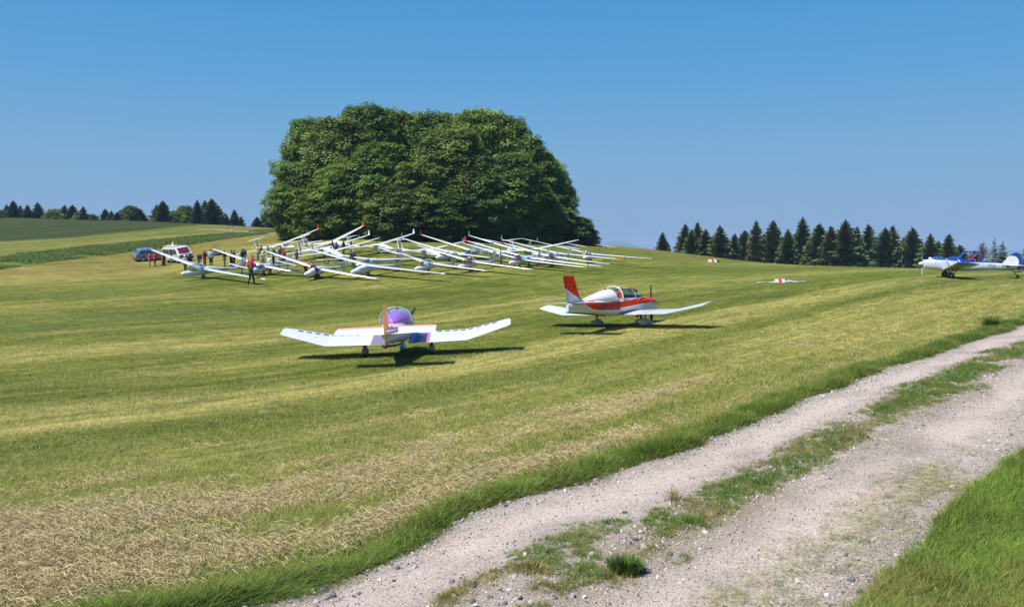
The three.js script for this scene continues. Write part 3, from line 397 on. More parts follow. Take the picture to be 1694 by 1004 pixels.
const GL = [
  ['G1', -27.5, 71.6, 242, -9.4, 7.2, 1.03, { tail: 'low', canopy: 'open', tip: 'white', band: .9, reg: 'D-1077', old: 0 }, 'nearest sailplane at the left end of the rows, nose left, canopy open, low tailplane'],
  ['G2', -23.4, 75.7, 252, -10.5, 6.0, .9, { tail: 'low', canopy: 'tinted', tip: 'white', reg: 'D-1701' }, 'second sailplane of the near row, behind the people in red, wing rising left'],
  ['G3', -17.6, 73.1, 249, -10.2, 6.1, .95, { tail: 'low', canopy: 'cover', tip: 'orange', band: .58, reg: 'D-1967', code: '' }, 'sailplane with orange bands on its wing, two people leaning on its nose'],
  ['G4', -13.3, 74.5, 241, -5.3, 8.3, 1.06, { tail: 'T', canopy: 'cover', tip: 'white', code: '11' }, 'large sailplane with white canopy cover and dark digits on its tall fin'],
  ['G5', -8.0, 77.3, 240, -6.2, 6.4, .95, { tail: 'T', canopy: 'open', tip: 'white', winglet: 0, code: '7' }, 'sailplane with its clear canopy raised, nearest of the right half of the row'],
  ['G6', -4.1, 79.4, 241, -6.2, 6.7, .99, { tail: 'T', canopy: 'open', tip: 'white', code: '2' }, 'sailplane with open canopy and a pilot in red seated inside'],
  ['G7', -6.7, 86.8, 237, -4.8, 7.1, 1.05, { tail: 'T', canopy: 'tinted', tip: 'white', winglet: 1, code: '' }, 'sailplane behind the open canopy one, dark canopy, long wing rising to the left'],
  ['G8', -4.6, 89.8, 241, -6.3, 7.2, 1.01, { tail: 'T', canopy: 'tinted', tip: 'red', winglet: 1, code: '4' }, 'sailplane whose long left wing ends in a red winglet before the grove middle'],
  ['G9', .8, 83.8, 238, -5, 7.6, .9, { tail: 'low', canopy: 'open', tip: 'white', winglet: 1, code: '8' }, 'sailplane with a pilot in dark red in its open cockpit, right of the middle'],
  ['G10', 1.8, 85.6, 242, -5.1, 8.2, .99, { tail: 'low', canopy: 'blue', tip: 'red', winglet: 1, code: '' }, 'sailplane with pale blue canopy cover and wing marked red near the tip'],
  ['G11', 4.3, 86.6, 242, -5.8, 6.4, .97, { tail: 'T', canopy: 'open', tip: 'red', code: '5' }, 'sailplane with red tipped wing and a pilot in maroon in the open cockpit'],
  ['G12', 5.2, 90.9, 239, -3.2, 7.8, .99, { tail: 'T', canopy: 'blue', tip: 'orange', winglet: 1, band: .93, code: '' }, 'sailplane with blue canopy cover and orange wing tip lying to the right'],
  ['G13', 9.1, 92.7, 243, -2.5, 7.1, .99, { tail: 'T', canopy: 'tinted', tip: 'white', winglet: 1, band: .8, code: '1' }, 'last sailplane at the right end of the row, person standing at its cockpit'],
  ['G14', .1, 93.7, 244, -6.1, 6.2, .98, { tail: 'T', canopy: 'blue', tip: 'white', winglet: 1, code: '' }, 'far sailplane with dark blue canopy cover half hidden behind the right row'],
  ['K1', -13.8, 79.4, 236, 1.3, 5.8, .9, { tail: 'T', canopy: 'tinted', tip: 'white', code: '1' }, 'sailplane with level wings and dark canopy right behind the large covered one'],
  ['H1', -28.5, 99.8, 328, 6.1, 6.9, .99, { tail: 'T', canopy: 'tinted', tip: 'red', winglet: 1, code: '3' }, 'leftmost sailplane of the far row, nose right, T-tail at far left'],
  ['H2', -21.8, 98.4, 334, 7.7, 6.8, .98, { tail: 'T', canopy: 'cover', tip: 'red', winglet: 1, code: '6', doors: 1 }, 'white covered sailplane of the far row with red winglet highest against the trees'],
  ['H3', -21.1, 90.5, 320, 3.9, 6.9, 1.03, { tail: 'T', canopy: 'cover', tip: 'white', winglet: 1, code: '' }, 'sailplane with bluish white cover, its nose at three dark dressed people'],
  ['H4', -15.5, 93.3, 329, 2.9, 7.0, .98, { tail: 'T', canopy: 'cover', tip: 'white', winglet: 1, code: '9' }, 'sailplane of the far row left of the grove middle with white upturned tip'],
  ['H5', -9.5, 88.7, 320, 1.4, 6.4, .98, { tail: 'T', canopy: 'cover', tip: 'red', winglet: 1, code: '' }, 'sailplane of the far row at the middle, orange patch on its fin'],
  ['H6', -19.4, 87.2, 311, 5.4, 6.2, .98, { tail: 'T', canopy: 'cover', tip: 'white', code: '' }, 'sailplane of the far row behind the three dark dressed people'],
  ['H7', 2.2, 93.3, 300, 6.4, 6.8, 1.0, { tail: 'T', canopy: 'tinted', tip: 'white', code: '' }, 'far sailplane facing right whose wing rises toward the bush by the grove'],
];
const gl = {};
for (const [k, x, d, th, ro, b, L, o, lab] of GL) { gl[k] = seat(makeGlider({ ...o, b, L, faceRight: k[0] === 'H' }, lab), x, d, th * DEG, ro * DEG, 0, 0); }

// ---- touring aeroplane with orange fin (right) : side paint computed on a canvas
function propeller(parent, mat, R, x, y, ang, spin, spinMat) {
  const blade = wing([[.06, .05, .1, 0, .5], [R * .35, .07, .15, 0, .22], [R * .7, .07, .15, 0, .14], [R * .95, .05, .1, 0, .12], [R, .03, .05, 0, .12]]); blade.rotateZ(1.05);
  const other = blade.clone(); other.rotateX(Math.PI);
  const hub = part('propeller', merge([blade, other]), mat, parent);
  hub.position.set(x, y, 0); hub.rotation.x = ang;
  part('spinner', loft([[spin, 0, .012, .012, .012], [spin * .8, 0, .08, .08, .08], [spin * .4, 0, .13, .13, .13], [-.06, 0, .15, .15, .15]], 16, 1), spinMat, hub);
}
function spat(parent, x, y0, z, mat, legTop, s = 1, legMat = mat) {
  const w = part('wheel_spat', loft([[.52, .2, .01, .01, .02], [.42, .2, .09, .09, .1], [.2, .22, .125, .15, .17], [-.1, .22, .12, .15, .17], [-.4, .24, .07, .08, .1], [-.62, .27, .01, .01, .01]].map(q => [q[0] * s, q[1], q[2], q[3], q[4]]), 16, 1), mat, parent); w.position.set(x, y0, z);
  part('tyre', rod([0, .15, -.05], [0, .15, .05], .152, .152, 18), tyre, w); part('leg', rod([-.02, .3, 0], [-.02, legTop, 0], .06, .075, 8), legMat, w);
}
{
  const paint = canvasTex(1480, 380, (g, w, h) => { // 200 px per metre: x from -4.4 to 3, y from .4 to 2.3
    const X = x => (x + 4.4) * 200, Y = y => (2.3 - y) * 200, poly = (c, p) => { g.fillStyle = c; g.beginPath(); p.forEach((q, i) => i ? g.lineTo(X(q[0]), Y(q[1])) : g.moveTo(X(q[0]), Y(q[1]))); g.closePath(); g.fill(); };
    g.fillStyle = '#c9cccf'; g.fillRect(0, 0, w, h);
    poly('#e23a00', [[3, 1.36], [1.3, 1.36], [.2, 1.23], [-1, 1.16], [-2.6, 1.16], [-3.2, 1.2], [-2.9, .98], [-2.6, .84], [-2.3, .8], [-1.4, .82], [-.4, .92], [.6, 1.02], [1.6, 1.09], [3, 1.14]]);
    poly('#c9cccf', [[3, 1.13], [1.6, 1.12], [1.6, 1.095], [3, 1.105]]); poly('#3a2420', [[3, 1.095], [1.9, 1.085], [1.9, 1.06], [3, 1.06]]);
    g.strokeStyle = '#f4f4f2'; g.lineWidth = 5; g.beginPath(); [[1.3, 1.06], [.6, 1.0], [-.4, .9], [-1.4, .8], [-2.3, .78], [-2.65, .82], [-2.95, .98], [-3.25, 1.2]].forEach((q, i) => i ? g.lineTo(X(q[0]), Y(q[1])) : g.moveTo(X(q[0]), Y(q[1]))); g.stroke();
    poly('#dc3400', [[-2.7, 1.1], [-2.2, 1.32], [-3.2, 2.3], [-4.4, 2.3], [-4.4, 1.86]].map(q => q)); 
    g.strokeStyle = '#f2f2f0'; g.lineWidth = 7; g.beginPath(); g.moveTo(X(-4.4), Y(1.87)); g.lineTo(X(-3.2), Y(1.14)); g.stroke(); g.strokeStyle = '#7d2a14'; g.lineWidth = 3; g.beginPath(); g.moveTo(X(-4.4), Y(1.83)); g.lineTo(X(-3.2), Y(1.1)); g.stroke();
    poly('#c9cccf', [[-4.4, 1.8], [-3.25, 1.1], [-3.25, .4], [-4.4, .4]]); g.fillStyle = '#2c1512'; g.fillRect(X(-3.58), Y(1.86), 22, 14); g.fillStyle = '#a01818'; g.fillRect(X(-3.58), Y(1.86) + 5, 22, 4);
  });
  const pm = new THREE.MeshPhysicalMaterial({ map: paint, roughness: 0.4, specularIntensity: 0.25 }); pm.name = 'orange_white_paint';
  const P = g => planar(g, -4.4, 3, .4, 2.3), red = M('orange_red_paint', .72, .055, .002, .4, { specularIntensity: .25 });
  const t = thing('touring_aeroplane', 'white low-wing aeroplane with orange fin and orange stripe, clear bubble canopy', 'aeroplane');
  part('fuselage', P(loft([[2.62, 1.06, .3, .16, .22, 2.6], [2.5, 1.06, .42, .24, .32, 3], [2.0, 1.03, .5, .33, .42, 3.2], [1.35, 1.0, .54, .4, .44, 3.6], [.6, 1.0, .56, .3, .46, 4], [-.6, 1.0, .56, .28, .46, 4], [-1.3, 1.0, .54, .3, .44, 4], [-2.2, 1.0, .4, .28, .36, 4], [-3.2, .97, .22, .22, .26, 3.5], [-4.0, .92, .06, .18, .18, 3]], 32, .6)), pm, t);
  part('rear_deck', loft([[-1.05, 1.26, .55, .46, .1, 2.2], [-1.5, 1.24, .5, .4, .1, 2.2], [-2.2, 1.2, .36, .27, .1, 2.2], [-3.0, 1.15, .16, .1, .08, 2.2], [-3.3, 1.12, .06, .03, .05, 2.2]], 24, .9), gel, t);
  part('registration', (() => { const g = textGeo('D-EISI', .34, .014); g.rotateY(-.1); g.translate(-1.5, .96, .51); return g; })(), M('dark_plum_letters', .07, .03, .06, .5), t).rotation.set(0, 0, 0);
  part('registration', (() => { const g = textGeo('D-EISI', .34, .014); g.rotateY(Math.PI + .1); g.translate(-1.5, .96, -.51); return g; })(), mats.dark_plum_letters, t);
  const inn = M('pink_seat_cloth', .55, .22, .22, .8), seatRed = M('red_seat', .4, .05, .035, .7);
  for (const z of [-.26, .26]) { part('seat', merge([box(.16, .42, .44, -.55, 1.42, z, .05), box(.5, .12, .44, -.3, 1.27, z, .04)]), seatRed, t); part('rear_seat', box(.3, .36, .44, -1.0, 1.42, z, .1), inn, t); }
  part('instrument_panel', merge([box(.2, .24, .9, .75, 1.36, 0, .05), box(.55, .06, .94, 1.0, 1.42, 0, .02)]), tub, t);
  const can = part('canopy', canopyGeo(1.5, -1.25, 1.3, .535, .5, 1.34, 12), clearGlass, t);
  const fr = []; const arch = (x, y, w, h, r) => tube([[x, y, -w], [x, y + h * .62, -w * .86], [x, y + h, -w * .35], [x, y + h, w * .35], [x, y + h * .62, w * .86], [x, y, w]], r, 24, 6);
  fr.push(arch(-.6, 1.27, .55, .545, .03), arch(.45, 1.27, .55, .5, .006)); for (const s of [-1, 1]) fr.push(tube([[1.45, 1.33, s * .3], [.8, 1.3, s * .53], [-.6, 1.28, s * .555], [-1.2, 1.28, s * .54]], .02, 16, 5)); part('canopy_frame', merge(fr), gel, can);
  part('sunshade', loft([[.36, 1.79, .3, .015, .02, 2], [1.0, 1.7, .27, .015, .02, 2], [1.2, 1.6, .2, .015, .02, 2]], 12, 1), M('tan_sunshade', .5, .3, .2, .7), can);
  const fin = part('fin', P(wing([[1.12, -2.75, 1.05, 0, .07], [1.4, -3.12, .7, 0, .1], [2.24, -3.5, .36, 0, .12]], true)), pm, t);
  part('rudder', P(wing([[.74, -3.62, .3, 0, .25], [1.3, -3.74, .34, 0, .22], [2.24, -3.85, .4, 0, .12]], true)), pm, t); part('fin_edge', rod([-3.5, 2.26, 0], [-4.24, 2.26, 0], .02, .02, 6), red, fin);
  part('tailplane', wing([[-1.6, -3.1, .68, 1.13, .08], [0, -3.0, .82, 1.13, .09], [1.6, -3.1, .68, 1.13, .08]]), gel, t);
  part('tailplane_edge', merge([rod([-3.09, 1.13, 1.6], [-3.0, 1.13, .1], .03), rod([-3.09, 1.13, -1.6], [-3.0, 1.13, -.1], .03)]), red, t);
  for (const s of [-1, 1]) { const w = part('wing', wing([[s * .5, .95, 1.72, .68, .13, .07], [s * 2.75, .95, 1.72, .72, .13, .08], [s * 4.3, .52, 1.0, 1.05, .12, .16], [s * 4.4, .42, .8, 1.08, .06, .16]]), gel, t); part('wing_root_fairing', wing([[s * .4, 1.05, 2.2, .68, .16], [s * .62, .97, 1.85, .64, .14]]), M('dark_walkway', .1, .1, .12, .8), w); spat(t, 0, 0, s * 1.3, greyP, .62); }
  spat(t, 1.75, 0, 0, greyP, .8, .9, brownP);
  propeller(t, blackP, .88, 2.66, 1.06, Math.PI / 2, .32, red);
  part('antenna', merge([rod([-1.35, 1.65, 0], [-1.6, 2.0, 0], .008), rod([.0, 1.8, .0], [0, 1.86, 0], .03, .03)]), gel, t); part('beacon', new THREE.SphereGeometry(.05, 10, 8).translate(-1.2, 1.74, 0), M('red_beacon', .5, .03, .02, .3), t); part('tail_skid', rod([-4.05, .74, 0], [-1.2, .55, 0], .03, .03), brownP, t);
  part('exhaust', rod([1.4, .6, .2], [1.0, .45, .22], .05), brownP, t);
  seat(t, 4.95, 36.3, 49 * DEG, -0.8 * DEG, -.075, .0);
}
// ---- white aeroplane seen from behind, yellow fin, purple canopy cover
{
  const wingTex = canvasTex(1800, 400, (g, w, h) => { // 200 px per metre: z from -4.5 to 4.5, x from -1 to 1
    const Z = z => (z + 4.5) * 200, X = x => (1 - x) * 200; g.fillStyle = '#c6cacf'; g.fillRect(0, 0, w, h);
    g.fillStyle = '#3b4a6a'; for (const s of [-1, 1]) for (let z = 1.55; z < 3.8; z += .3) { const xx = .62 - (z > 2.6 ? (z - 2.6) * .25 : 0); g.fillRect(Z(s * z) - 18, X(xx - .02), 36, 38); }
    g.strokeStyle = '#c5c9ce'; g.lineWidth = 3; for (const s of [-1, 1]) { g.beginPath(); g.moveTo(Z(s * 2.62), X(.9)); g.lineTo(Z(s * 2.62), X(-.8)); g.stroke(); g.beginPath(); g.moveTo(Z(s * 1.2), X(-.42)); g.lineTo(Z(s * 4.2), X(-.42)); g.stroke(); }
    const patch = (z0, z1, x0, x1, c) => { g.fillStyle = c; g.fillRect(Math.min(Z(z0), Z(z1)), X(x1), Math.abs(Z(z1) - Z(z0)), X(x0) - X(x1)); };
    patch(.35, 1.22, -.74, .4, '#b06a86'); patch(.35, 1.1, -.74, .4, '#4a3560'); patch(.7, 1.1, -.74, .1, '#2b2238'); patch(.35, .62, -.74, .4, '#b9a9b6'); patch(-.95, -.35, -.74, .4, '#a8788c'); patch(-.9, -.35, -.74, .4, '#7c7288');
    g.fillStyle = '#556'; for (const s of [-1, 1]) g.fillRect(Z(s * 3.05), X(.0), 8, 22);
  });
  const wm = new THREE.MeshPhysicalMaterial({ map: wingTex, roughness: .35, clearcoat: .3 }); wm.name = 'white_wing_cloth';
  const coverTex = canvasTex(512, 256, (g, w, h) => { const r = rng(3); const gr = g.createLinearGradient(0, 0, w * .3, h); gr.addColorStop(0, '#6a5fc0'); gr.addColorStop(.4, '#8f58bc'); gr.addColorStop(.75, '#c04fa6'); gr.addColorStop(1, '#d24f92'); g.fillStyle = gr; g.fillRect(0, 0, w, h); for (let i = 0; i < 46; i++) { g.strokeStyle = `rgba(235,235,250,${.2 + .5 * r()})`; g.lineWidth = 2 + r() * 5; g.beginPath(); const x = r() * w, y = r() * h; g.moveTo(x, y); g.quadraticCurveTo(x + 30, y - 20, x + 50 * r() + 15, y + 30 * r()); g.stroke(); } for (let i = 0; i < 24; i++) { g.fillStyle = `rgba(70,100,190,${.3 * r()})`; g.beginPath(); g.arc(r() * w, r() * h, 20 * r() + 6, 0, 7); g.fill(); } });
  const cm = new THREE.MeshPhysicalMaterial({ map: coverTex, roughness: .55, sheen: .3 }); cm.name = 'purple_printed_cover';
  const yel = M('orange_yellow_paint', 1, .6, .05, .5, { transmission: .55, thickness: 0 }), t = thing('light_aeroplane', 'white low-wing aeroplane seen from behind, yellow fin edge, purple canopy cover', 'aeroplane');
  part('fuselage', loft([[2.35, 1.0, .25, .16, .2, 2.4], [2.2, 1.0, .4, .26, .3, 2.8], [1.5, .98, .5, .36, .38, 3], [.8, .96, .54, .36, .4, 3.4], [-.6, .95, .54, .36, .4, 3.4], [-1.5, .94, .42, .32, .34, 3.2], [-2.8, .9, .24, .24, .24, 3], [-3.9, .84, .07, .16, .16, 2.6]], 28, .7), M('lilac_grey_paint', .45, .4, .5, .4), t);
  part('canopy_cover', planar(canopyGeo(1.0, -1.45, 1.25, .54, .44, 1.3, 12), -1.5, 1.1, 1.2, 1.8), cm, t); const bub = part('canopy', canopyGeo(1.4, -1.5, 1.25, .6, .58, 1.3, 12), M('pale_canopy_glass', .86, .93, .97, .04, { transmission: .95, thickness: 0 }), t); part('canopy_frame', tube([[-.5, 1.27, -.6], [-.5, 1.6, -.53], [-.5, 1.8, -.22], [-.5, 1.8, .22], [-.5, 1.6, .53], [-.5, 1.27, .6]], .014, 24, 5), gel, bub);
  part('windscreen', canopyGeo(1.45, .2, 1.27, .54, .5, 1.3, 8), M('pale_tinted_screen', .5, .62, .75, .08, { transmission: .6, thickness: 0 }), t);
  for (const s of [-1, 1]) { const w = part('wing', planar(wing([[s * .45, .95, 1.7, .76, .13, .17], [s * 2.6, .95, 1.7, .8, .13, .17], [s * 4.15, .42, 1.0, 1.17, .12, .2], [s * 4.25, .34, .85, 1.2, .06, .2]]), 0, 1, 0, 1), wm, t); const p = w.geometry.attributes.position, uv = w.geometry.attributes.uv; for (let i = 0; i < p.count; i++) uv.setXY(i, (p.getZ(i) + 4.5) / 9, (p.getX(i) + 1) / 2); part('wing_tip_light', box(.14, .05, .06, .1, 1.14, s * 4.27, .02), s > 0 ? M('yellow_tip', .8, .6, .03, .4) : offwhite, w); spat(t, 0, .0, s * 1.25, M('grey_spat', .34, .34, .37, .5), .62, .8, brownP); part('oleo_leg', rod([0, .3, s * 1.25], [0, .64, s * 1.25], .05, .05), greyP, w); }
  part('nose_leg', rod([1.5, .3, 0], [1.5, .8, 0], .05, .05), greyP, t); spat(t, 1.5, 0, 0, M('pale_blue_spat', .38, .52, .68, .4), .6, .85);
  part('tailplane', wing([[-1.66, -3.2, .72, 1.2, .07, .2], [0, -3.0, .95, 1.2, .08, .2], [1.66, -3.2, .72, 1.2, .07, .2]]), gel, t); part('tailplane_edge', merge([rod([-3.16, 1.2, 1.66], [-2.96, 1.2, .1], .04), rod([-3.16, 1.2, -1.66], [-2.96, 1.2, -.1], .04)]), M('salmon_edge', .68, .25, .2, .5), t);
  part('fin', wing([[1.0, -2.7, .85, 0, .1], [1.98, -3.4, .35, 0, .12]], true), yel, t); part('rudder', wing([[.64, -3.6, .42, 0, .2], [1.3, -3.68, .42, 0, .18], [1.98, -3.76, .34, 0, .14]], true), yel, t);
  part('rudder_bracket', merge([box(.22, .06, .5, -3.7, .62, .12, .02), box(.2, .1, .12, -3.85, .6, 0, .03), rod([-3.75, .6, .1], [-3.6, .66, .48], .03)]), brownP, t);
  propeller(t, blackP, .86, 2.4, 1.02, -.95, .3, offwhite);
  part('antenna', merge([rod([-.4, 1.72, .06], [-.75, 1.98, .06], .008), rod([-1.2, 1.6, -.1], [-1.9, 1.95, -.22], .01), rod([.3, 1.72, 0], [.3, 1.84, 0], .045, .045)]), tub, t);
  part('air_intake', box(.2, .14, .14, 1.2, 1.2, -.55, .03), tub, t);
  seat(t, -4.26, 29.95, 92 * DEG, -.3 * DEG, -.03, 0);
}
// ---- blue and white tow plane on its tail wheel
{
  const blue = '#0f3f94', paint = canvasTex(1520, 540, (g, w, h) => { const X = x => (x + 5.2) * 200, Y = y => (2.5 - y) * 200, poly = (c, p) => { g.fillStyle = c; g.beginPath(); p.forEach((q, i) => i ? g.lineTo(X(q[0]), Y(q[1])) : g.moveTo(X(q[0]), Y(q[1]))); g.closePath(); g.fill(); }; g.fillStyle = '#c8ccd4'; g.fillRect(0, 0, w, h);
    poly(blue, [[1.1, 1.46], [.4, 1.44], [-.6, 1.36], [-.9, 1.28], [-2.4, 1.24], [-3.3, 1.2], [-3.2, 2.5], [1.7, 2.5]]); poly('#0b2a66', [[-5.2, .72], [-2.6, .68], [-.9, .62], [-.2, .52], [-.2, -.2], [-5.2, -.2]]);
    poly('#c8ccd4', [[-5.2, .64], [-3.6, .64], [-3.6, 2.5], [-5.2, 2.5]]); g.strokeStyle = '#8d95a5'; g.lineWidth = 4; g.beginPath(); g.moveTo(X(-1), Y(1.24)); g.lineTo(X(-4), Y(1.16)); g.stroke(); g.strokeStyle = '#aab'; for (const x of [.35, 1.1]) { g.beginPath(); g.moveTo(X(x), Y(.6)); g.lineTo(X(x), Y(1.45)); g.stroke(); } });
  const pm = new THREE.MeshPhysicalMaterial({ map: paint, roughness: .3, clearcoat: .4 }); pm.name = 'blue_white_paint'; const P = g => planar(g, -5.2, 2.4, -.2, 2.5), bl = M('deep_blue_paint', .008, .06, .3, .35, { clearcoat: .4 });
  const t = thing('tow_plane', 'blue and white low-wing tow plane on its tail wheel at the right edge', 'aeroplane');
  part('fuselage', P(loft([[1.95, 1.15, .3, .25, .3, 2.6], [1.85, 1.13, .4, .34, .4, 2.8], [1.2, 1.12, .44, .38, .46, 3], [.3, 1.15, .46, .48, .56, 3.2], [-.5, 1.18, .46, .52, .6, 3], [-.85, 1.1, .45, .5, .52, 3], [-1.0, 1.05, .45, .4, .48, 3], [-2.0, 1.0, .4, .36, .4, 3], [-2.3, .98, .36, .38, .36, 2.6], [-3.4, .92, .24, .28, .28, 2.6], [-4.4, .88, .12, .2, .2, 2.4], [-4.75, .86, .04, .12, .12, 2.2]], 28, .7)), pm, t);
  part('cowl_inlet', box(.04, .34, .5, 1.94, 1.1, 0, .01), tub, t);
  const cab = part('cabin_frame', merge([tube([[-.62, 1.6, -.36], [-1.0, 2.02, -.3], [-1.5, 2.1, -.28], [-2.0, 1.98, -.26], [-2.3, 1.36, -.28]], .03, 20, 5), tube([[-.62, 1.6, .36], [-1.0, 2.02, .3], [-1.5, 2.1, .28], [-2.0, 1.98, .26], [-2.3, 1.36, .28]], .03, 20, 5), rod([-1.5, 2.1, -.28], [-1.5, 2.1, .28], .03), rod([-1.5, 2.1, -.28], [-1.55, 1.36, -.4], .035), rod([-1.5, 2.1, .28], [-1.55, 1.36, .4], .035), rod([-1.0, 2.02, -.3], [-1.0, 2.02, .3], .025), rod([-2, 1.98, -.26], [-2, 1.98, .26], .025)]), bl, t);
  part('cabin_roof', box(.95, .03, .56, -1.5, 2.13, 0, .01), bl, cab); part('windscreen', loft([[-.6, 1.62, .36, .02, .02, 3], [-1.0, 2.0, .3, .02, .02, 3]], 12, .5), clearGlass, cab); part('cabin_seat', box(.12, .6, .46, -1.95, 1.55, 0, .05), tub, t);
  for (const s of [-1, 1]) { const w = part('wing', wing([[s * .4, .62, 1.62, .66, .12, -.02], [s * 5.0, .62, 1.6, 1.42, .12, .06]]), gel, t); part('wing_top', wing([[s * .42, .5, 1.34, .675, .135, -.02], [s * 4.98, .5, 1.32, 1.435, .135, .06]]), bl, w); part('wing_tip', wing([[s * 5.0, .64, 1.64, 1.42, .14, .06], [s * 5.3, .5, 1.3, 1.43, .1, .06]]), bl, w); part('strut', merge([rod([.35, 1.5, s * .44], [.1, .98, s * 2.5], .035, .03), rod([-.5, 1.5, s * .44], [-.5, 1.0, s * 2.5], .035, .03)]), gel, w);
    const l = part('main_gear', merge([rod([.15, .62, s * .35], [.1, .24, s * .98], .05, .04), rod([-.45, .6, s * .35], [.05, .26, s * .95], .035, .03), rod([.1, .24, s * .9], [.1, .24, s * 1.15], .035)]), blackP, t); part('wheel', new THREE.TorusGeometry(.165, .085, 10, 20).translate(.1, .25, s * 1.1), tyre, l); part('rim', rod([.1, .25, s * 1.04], [.1, .25, s * 1.16], .12, .12, 14), metal, l);
    const tx = textGeo('OH - PIB', .3, .012); if (s < 0) tx.rotateY(Math.PI); tx.rotateY(s * -.07); tx.translate(-3.45, .98, s * .275); part('registration', tx, M('grey_letters', .24, .27, .32, .5), t); part('tailplane_brace', rod([-4.3, 1.45, 0], [-4.45, 1.0, s * 1.1], .012), metal, t); }
  const fg = new THREE.Shape(); fg.moveTo(-3.55, 1.02); fg.quadraticCurveTo(-3.9, 1.25, -4.1, 1.62); fg.quadraticCurveTo(-4.3, 1.78, -4.6, 1.7); fg.quadraticCurveTo(-4.86, 1.55, -4.86, 1.2); fg.lineTo(-4.72, .8); fg.lineTo(-4.2, .8); fg.closePath();
  const ex = new THREE.ExtrudeGeometry(fg, { depth: .05, bevelEnabled: true, bevelSize: .02, bevelThickness: .02, bevelSegments: 2 }); ex.translate(0, 0, -.025); part('fin', ex, gel, t);
  const rg = new THREE.Shape(); rg.moveTo(-4.28, 1.78); rg.quadraticCurveTo(-4.5, 2.08, -4.85, 1.95); rg.quadraticCurveTo(-5.15, 1.7, -5.12, 1.1); rg.quadraticCurveTo(-5.1, .7, -4.85, .62); rg.lineTo(-4.74, .8); rg.lineTo(-4.88, 1.2); rg.quadraticCurveTo(-4.88, 1.56, -4.6, 1.72); rg.closePath(); const ex2 = new THREE.ExtrudeGeometry(rg, { depth: .04, bevelEnabled: true, bevelSize: .012, bevelThickness: .015, bevelSegments: 2 }); ex2.translate(0, 0, -.02); part('rudder', ex2, bl, t);
  part('tailplane', wing([[-1.45, -4.0, .9, 1.05, .07], [0, -3.85, 1.2, 1.05, .07], [1.45, -4.0, .9, 1.05, .07]]), gel, t);
  const tw = part('tail_wheel', new THREE.TorusGeometry(.075, .045, 8, 16).translate(-4.85, .12, 0), tyre, t); part('tail_spring', merge([rod([-4.35, .72, 0], [-4.8, .2, 0], .03), rod([-4.8, .2, 0], [-4.85, .12, 0], .03)]), blackP, tw); part('tow_hook', rod([-4.6, .5, 0], [-5.1, .48, 0], .03), brownP, t);
  part('exhaust', rod([.7, .66, .2], [.1, .55, .25], .05), brownP, t); part('rear_mast', merge([rod([-2.35, 1.36, 0], [-2.75, 1.55, 0], .02), rod([-2.75, 1.55, 0], [-3.4, 1.5, 0], .012)]), gel, t);
  propeller(t, M('grey_prop', .35, .36, .38, .4), 1.02, 2.0, 1.15, Math.PI / 2 + .03, .3, gel);
  seat(t, 34.1, 62.6, 163.5 * DEG, -2 * DEG, 0, 0, 1.5, 4.5, 3); t.scale.setScalar(.97);
  globalThis.towPlane = t;
}
// ------------------------------------------------------------------ vehicles
function wheelOn(parent, x, z, R, s) { const w = part('wheel', rod([0, 0, -.1], [0, 0, .1], R, R, 20), tyre, parent); w.position.set(x, R, z); part('rim', rod([0, 0, s * .07], [0, 0, s * .115], R * .62, R * .58, 14), M('alloy', .45, .46, .48, .4, { metalness: .6 }), w); return w; }
function bodyShell(profile, width, bevel, taper) { const sh = new THREE.Shape(); profile.forEach((p, i) => i ? sh.lineTo(p[0], p[1]) : sh.moveTo(p[0], p[1])); sh.closePath(); const g = new THREE.ExtrudeGeometry(sh, { depth: width - 2 * bevel, bevelEnabled: true, bevelSize: bevel * .6, bevelThickness: bevel, bevelSegments: 3, curveSegments: 6 }); g.translate(0, 0, -(width - 2 * bevel) / 2); const p = g.attributes.position; for (let i = 0; i < p.count; i++) { const y = p.getY(i); if (y > taper[0]) p.setZ(i, p.getZ(i) * (1 - (y - taper[0]) * taper[1])); } g.computeVertexNormals(); return toCreasedNormals(g, .5); }
const glassDark = M('car_glass', .03, .035, .045, .05, { clearcoat: 1 }), lampRed = M('tail_lamp', .35, .02, .02, .2), lampWhite = M('head_lamp', .8, .82, .85, .1), blackPl = M('black_plastic', .025, .025, .028, .7);
const quad = (pts) => { const p = pts.flat(), g = geoFrom(p, [0, 1, 2, 0, 2, 3]); return g; };
const pane = (pts, z, s) => { const sh = new THREE.Shape(); pts.forEach((p, i) => i ? sh.lineTo(p[0], p[1]) : sh.moveTo(p[0], p[1])); const g = new THREE.ExtrudeGeometry(sh, { depth: .012, bevelEnabled: false }); g.translate(0, 0, s > 0 ? z : -z - .012); return g; };
function tilt(g, y0, k, s) { const p = g.attributes.position; for (let i = 0; i < p.count; i++) p.setZ(i, p.getZ(i) - s * Math.max(0, p.getY(i) - y0) * k); g.computeVertexNormals(); return g; }
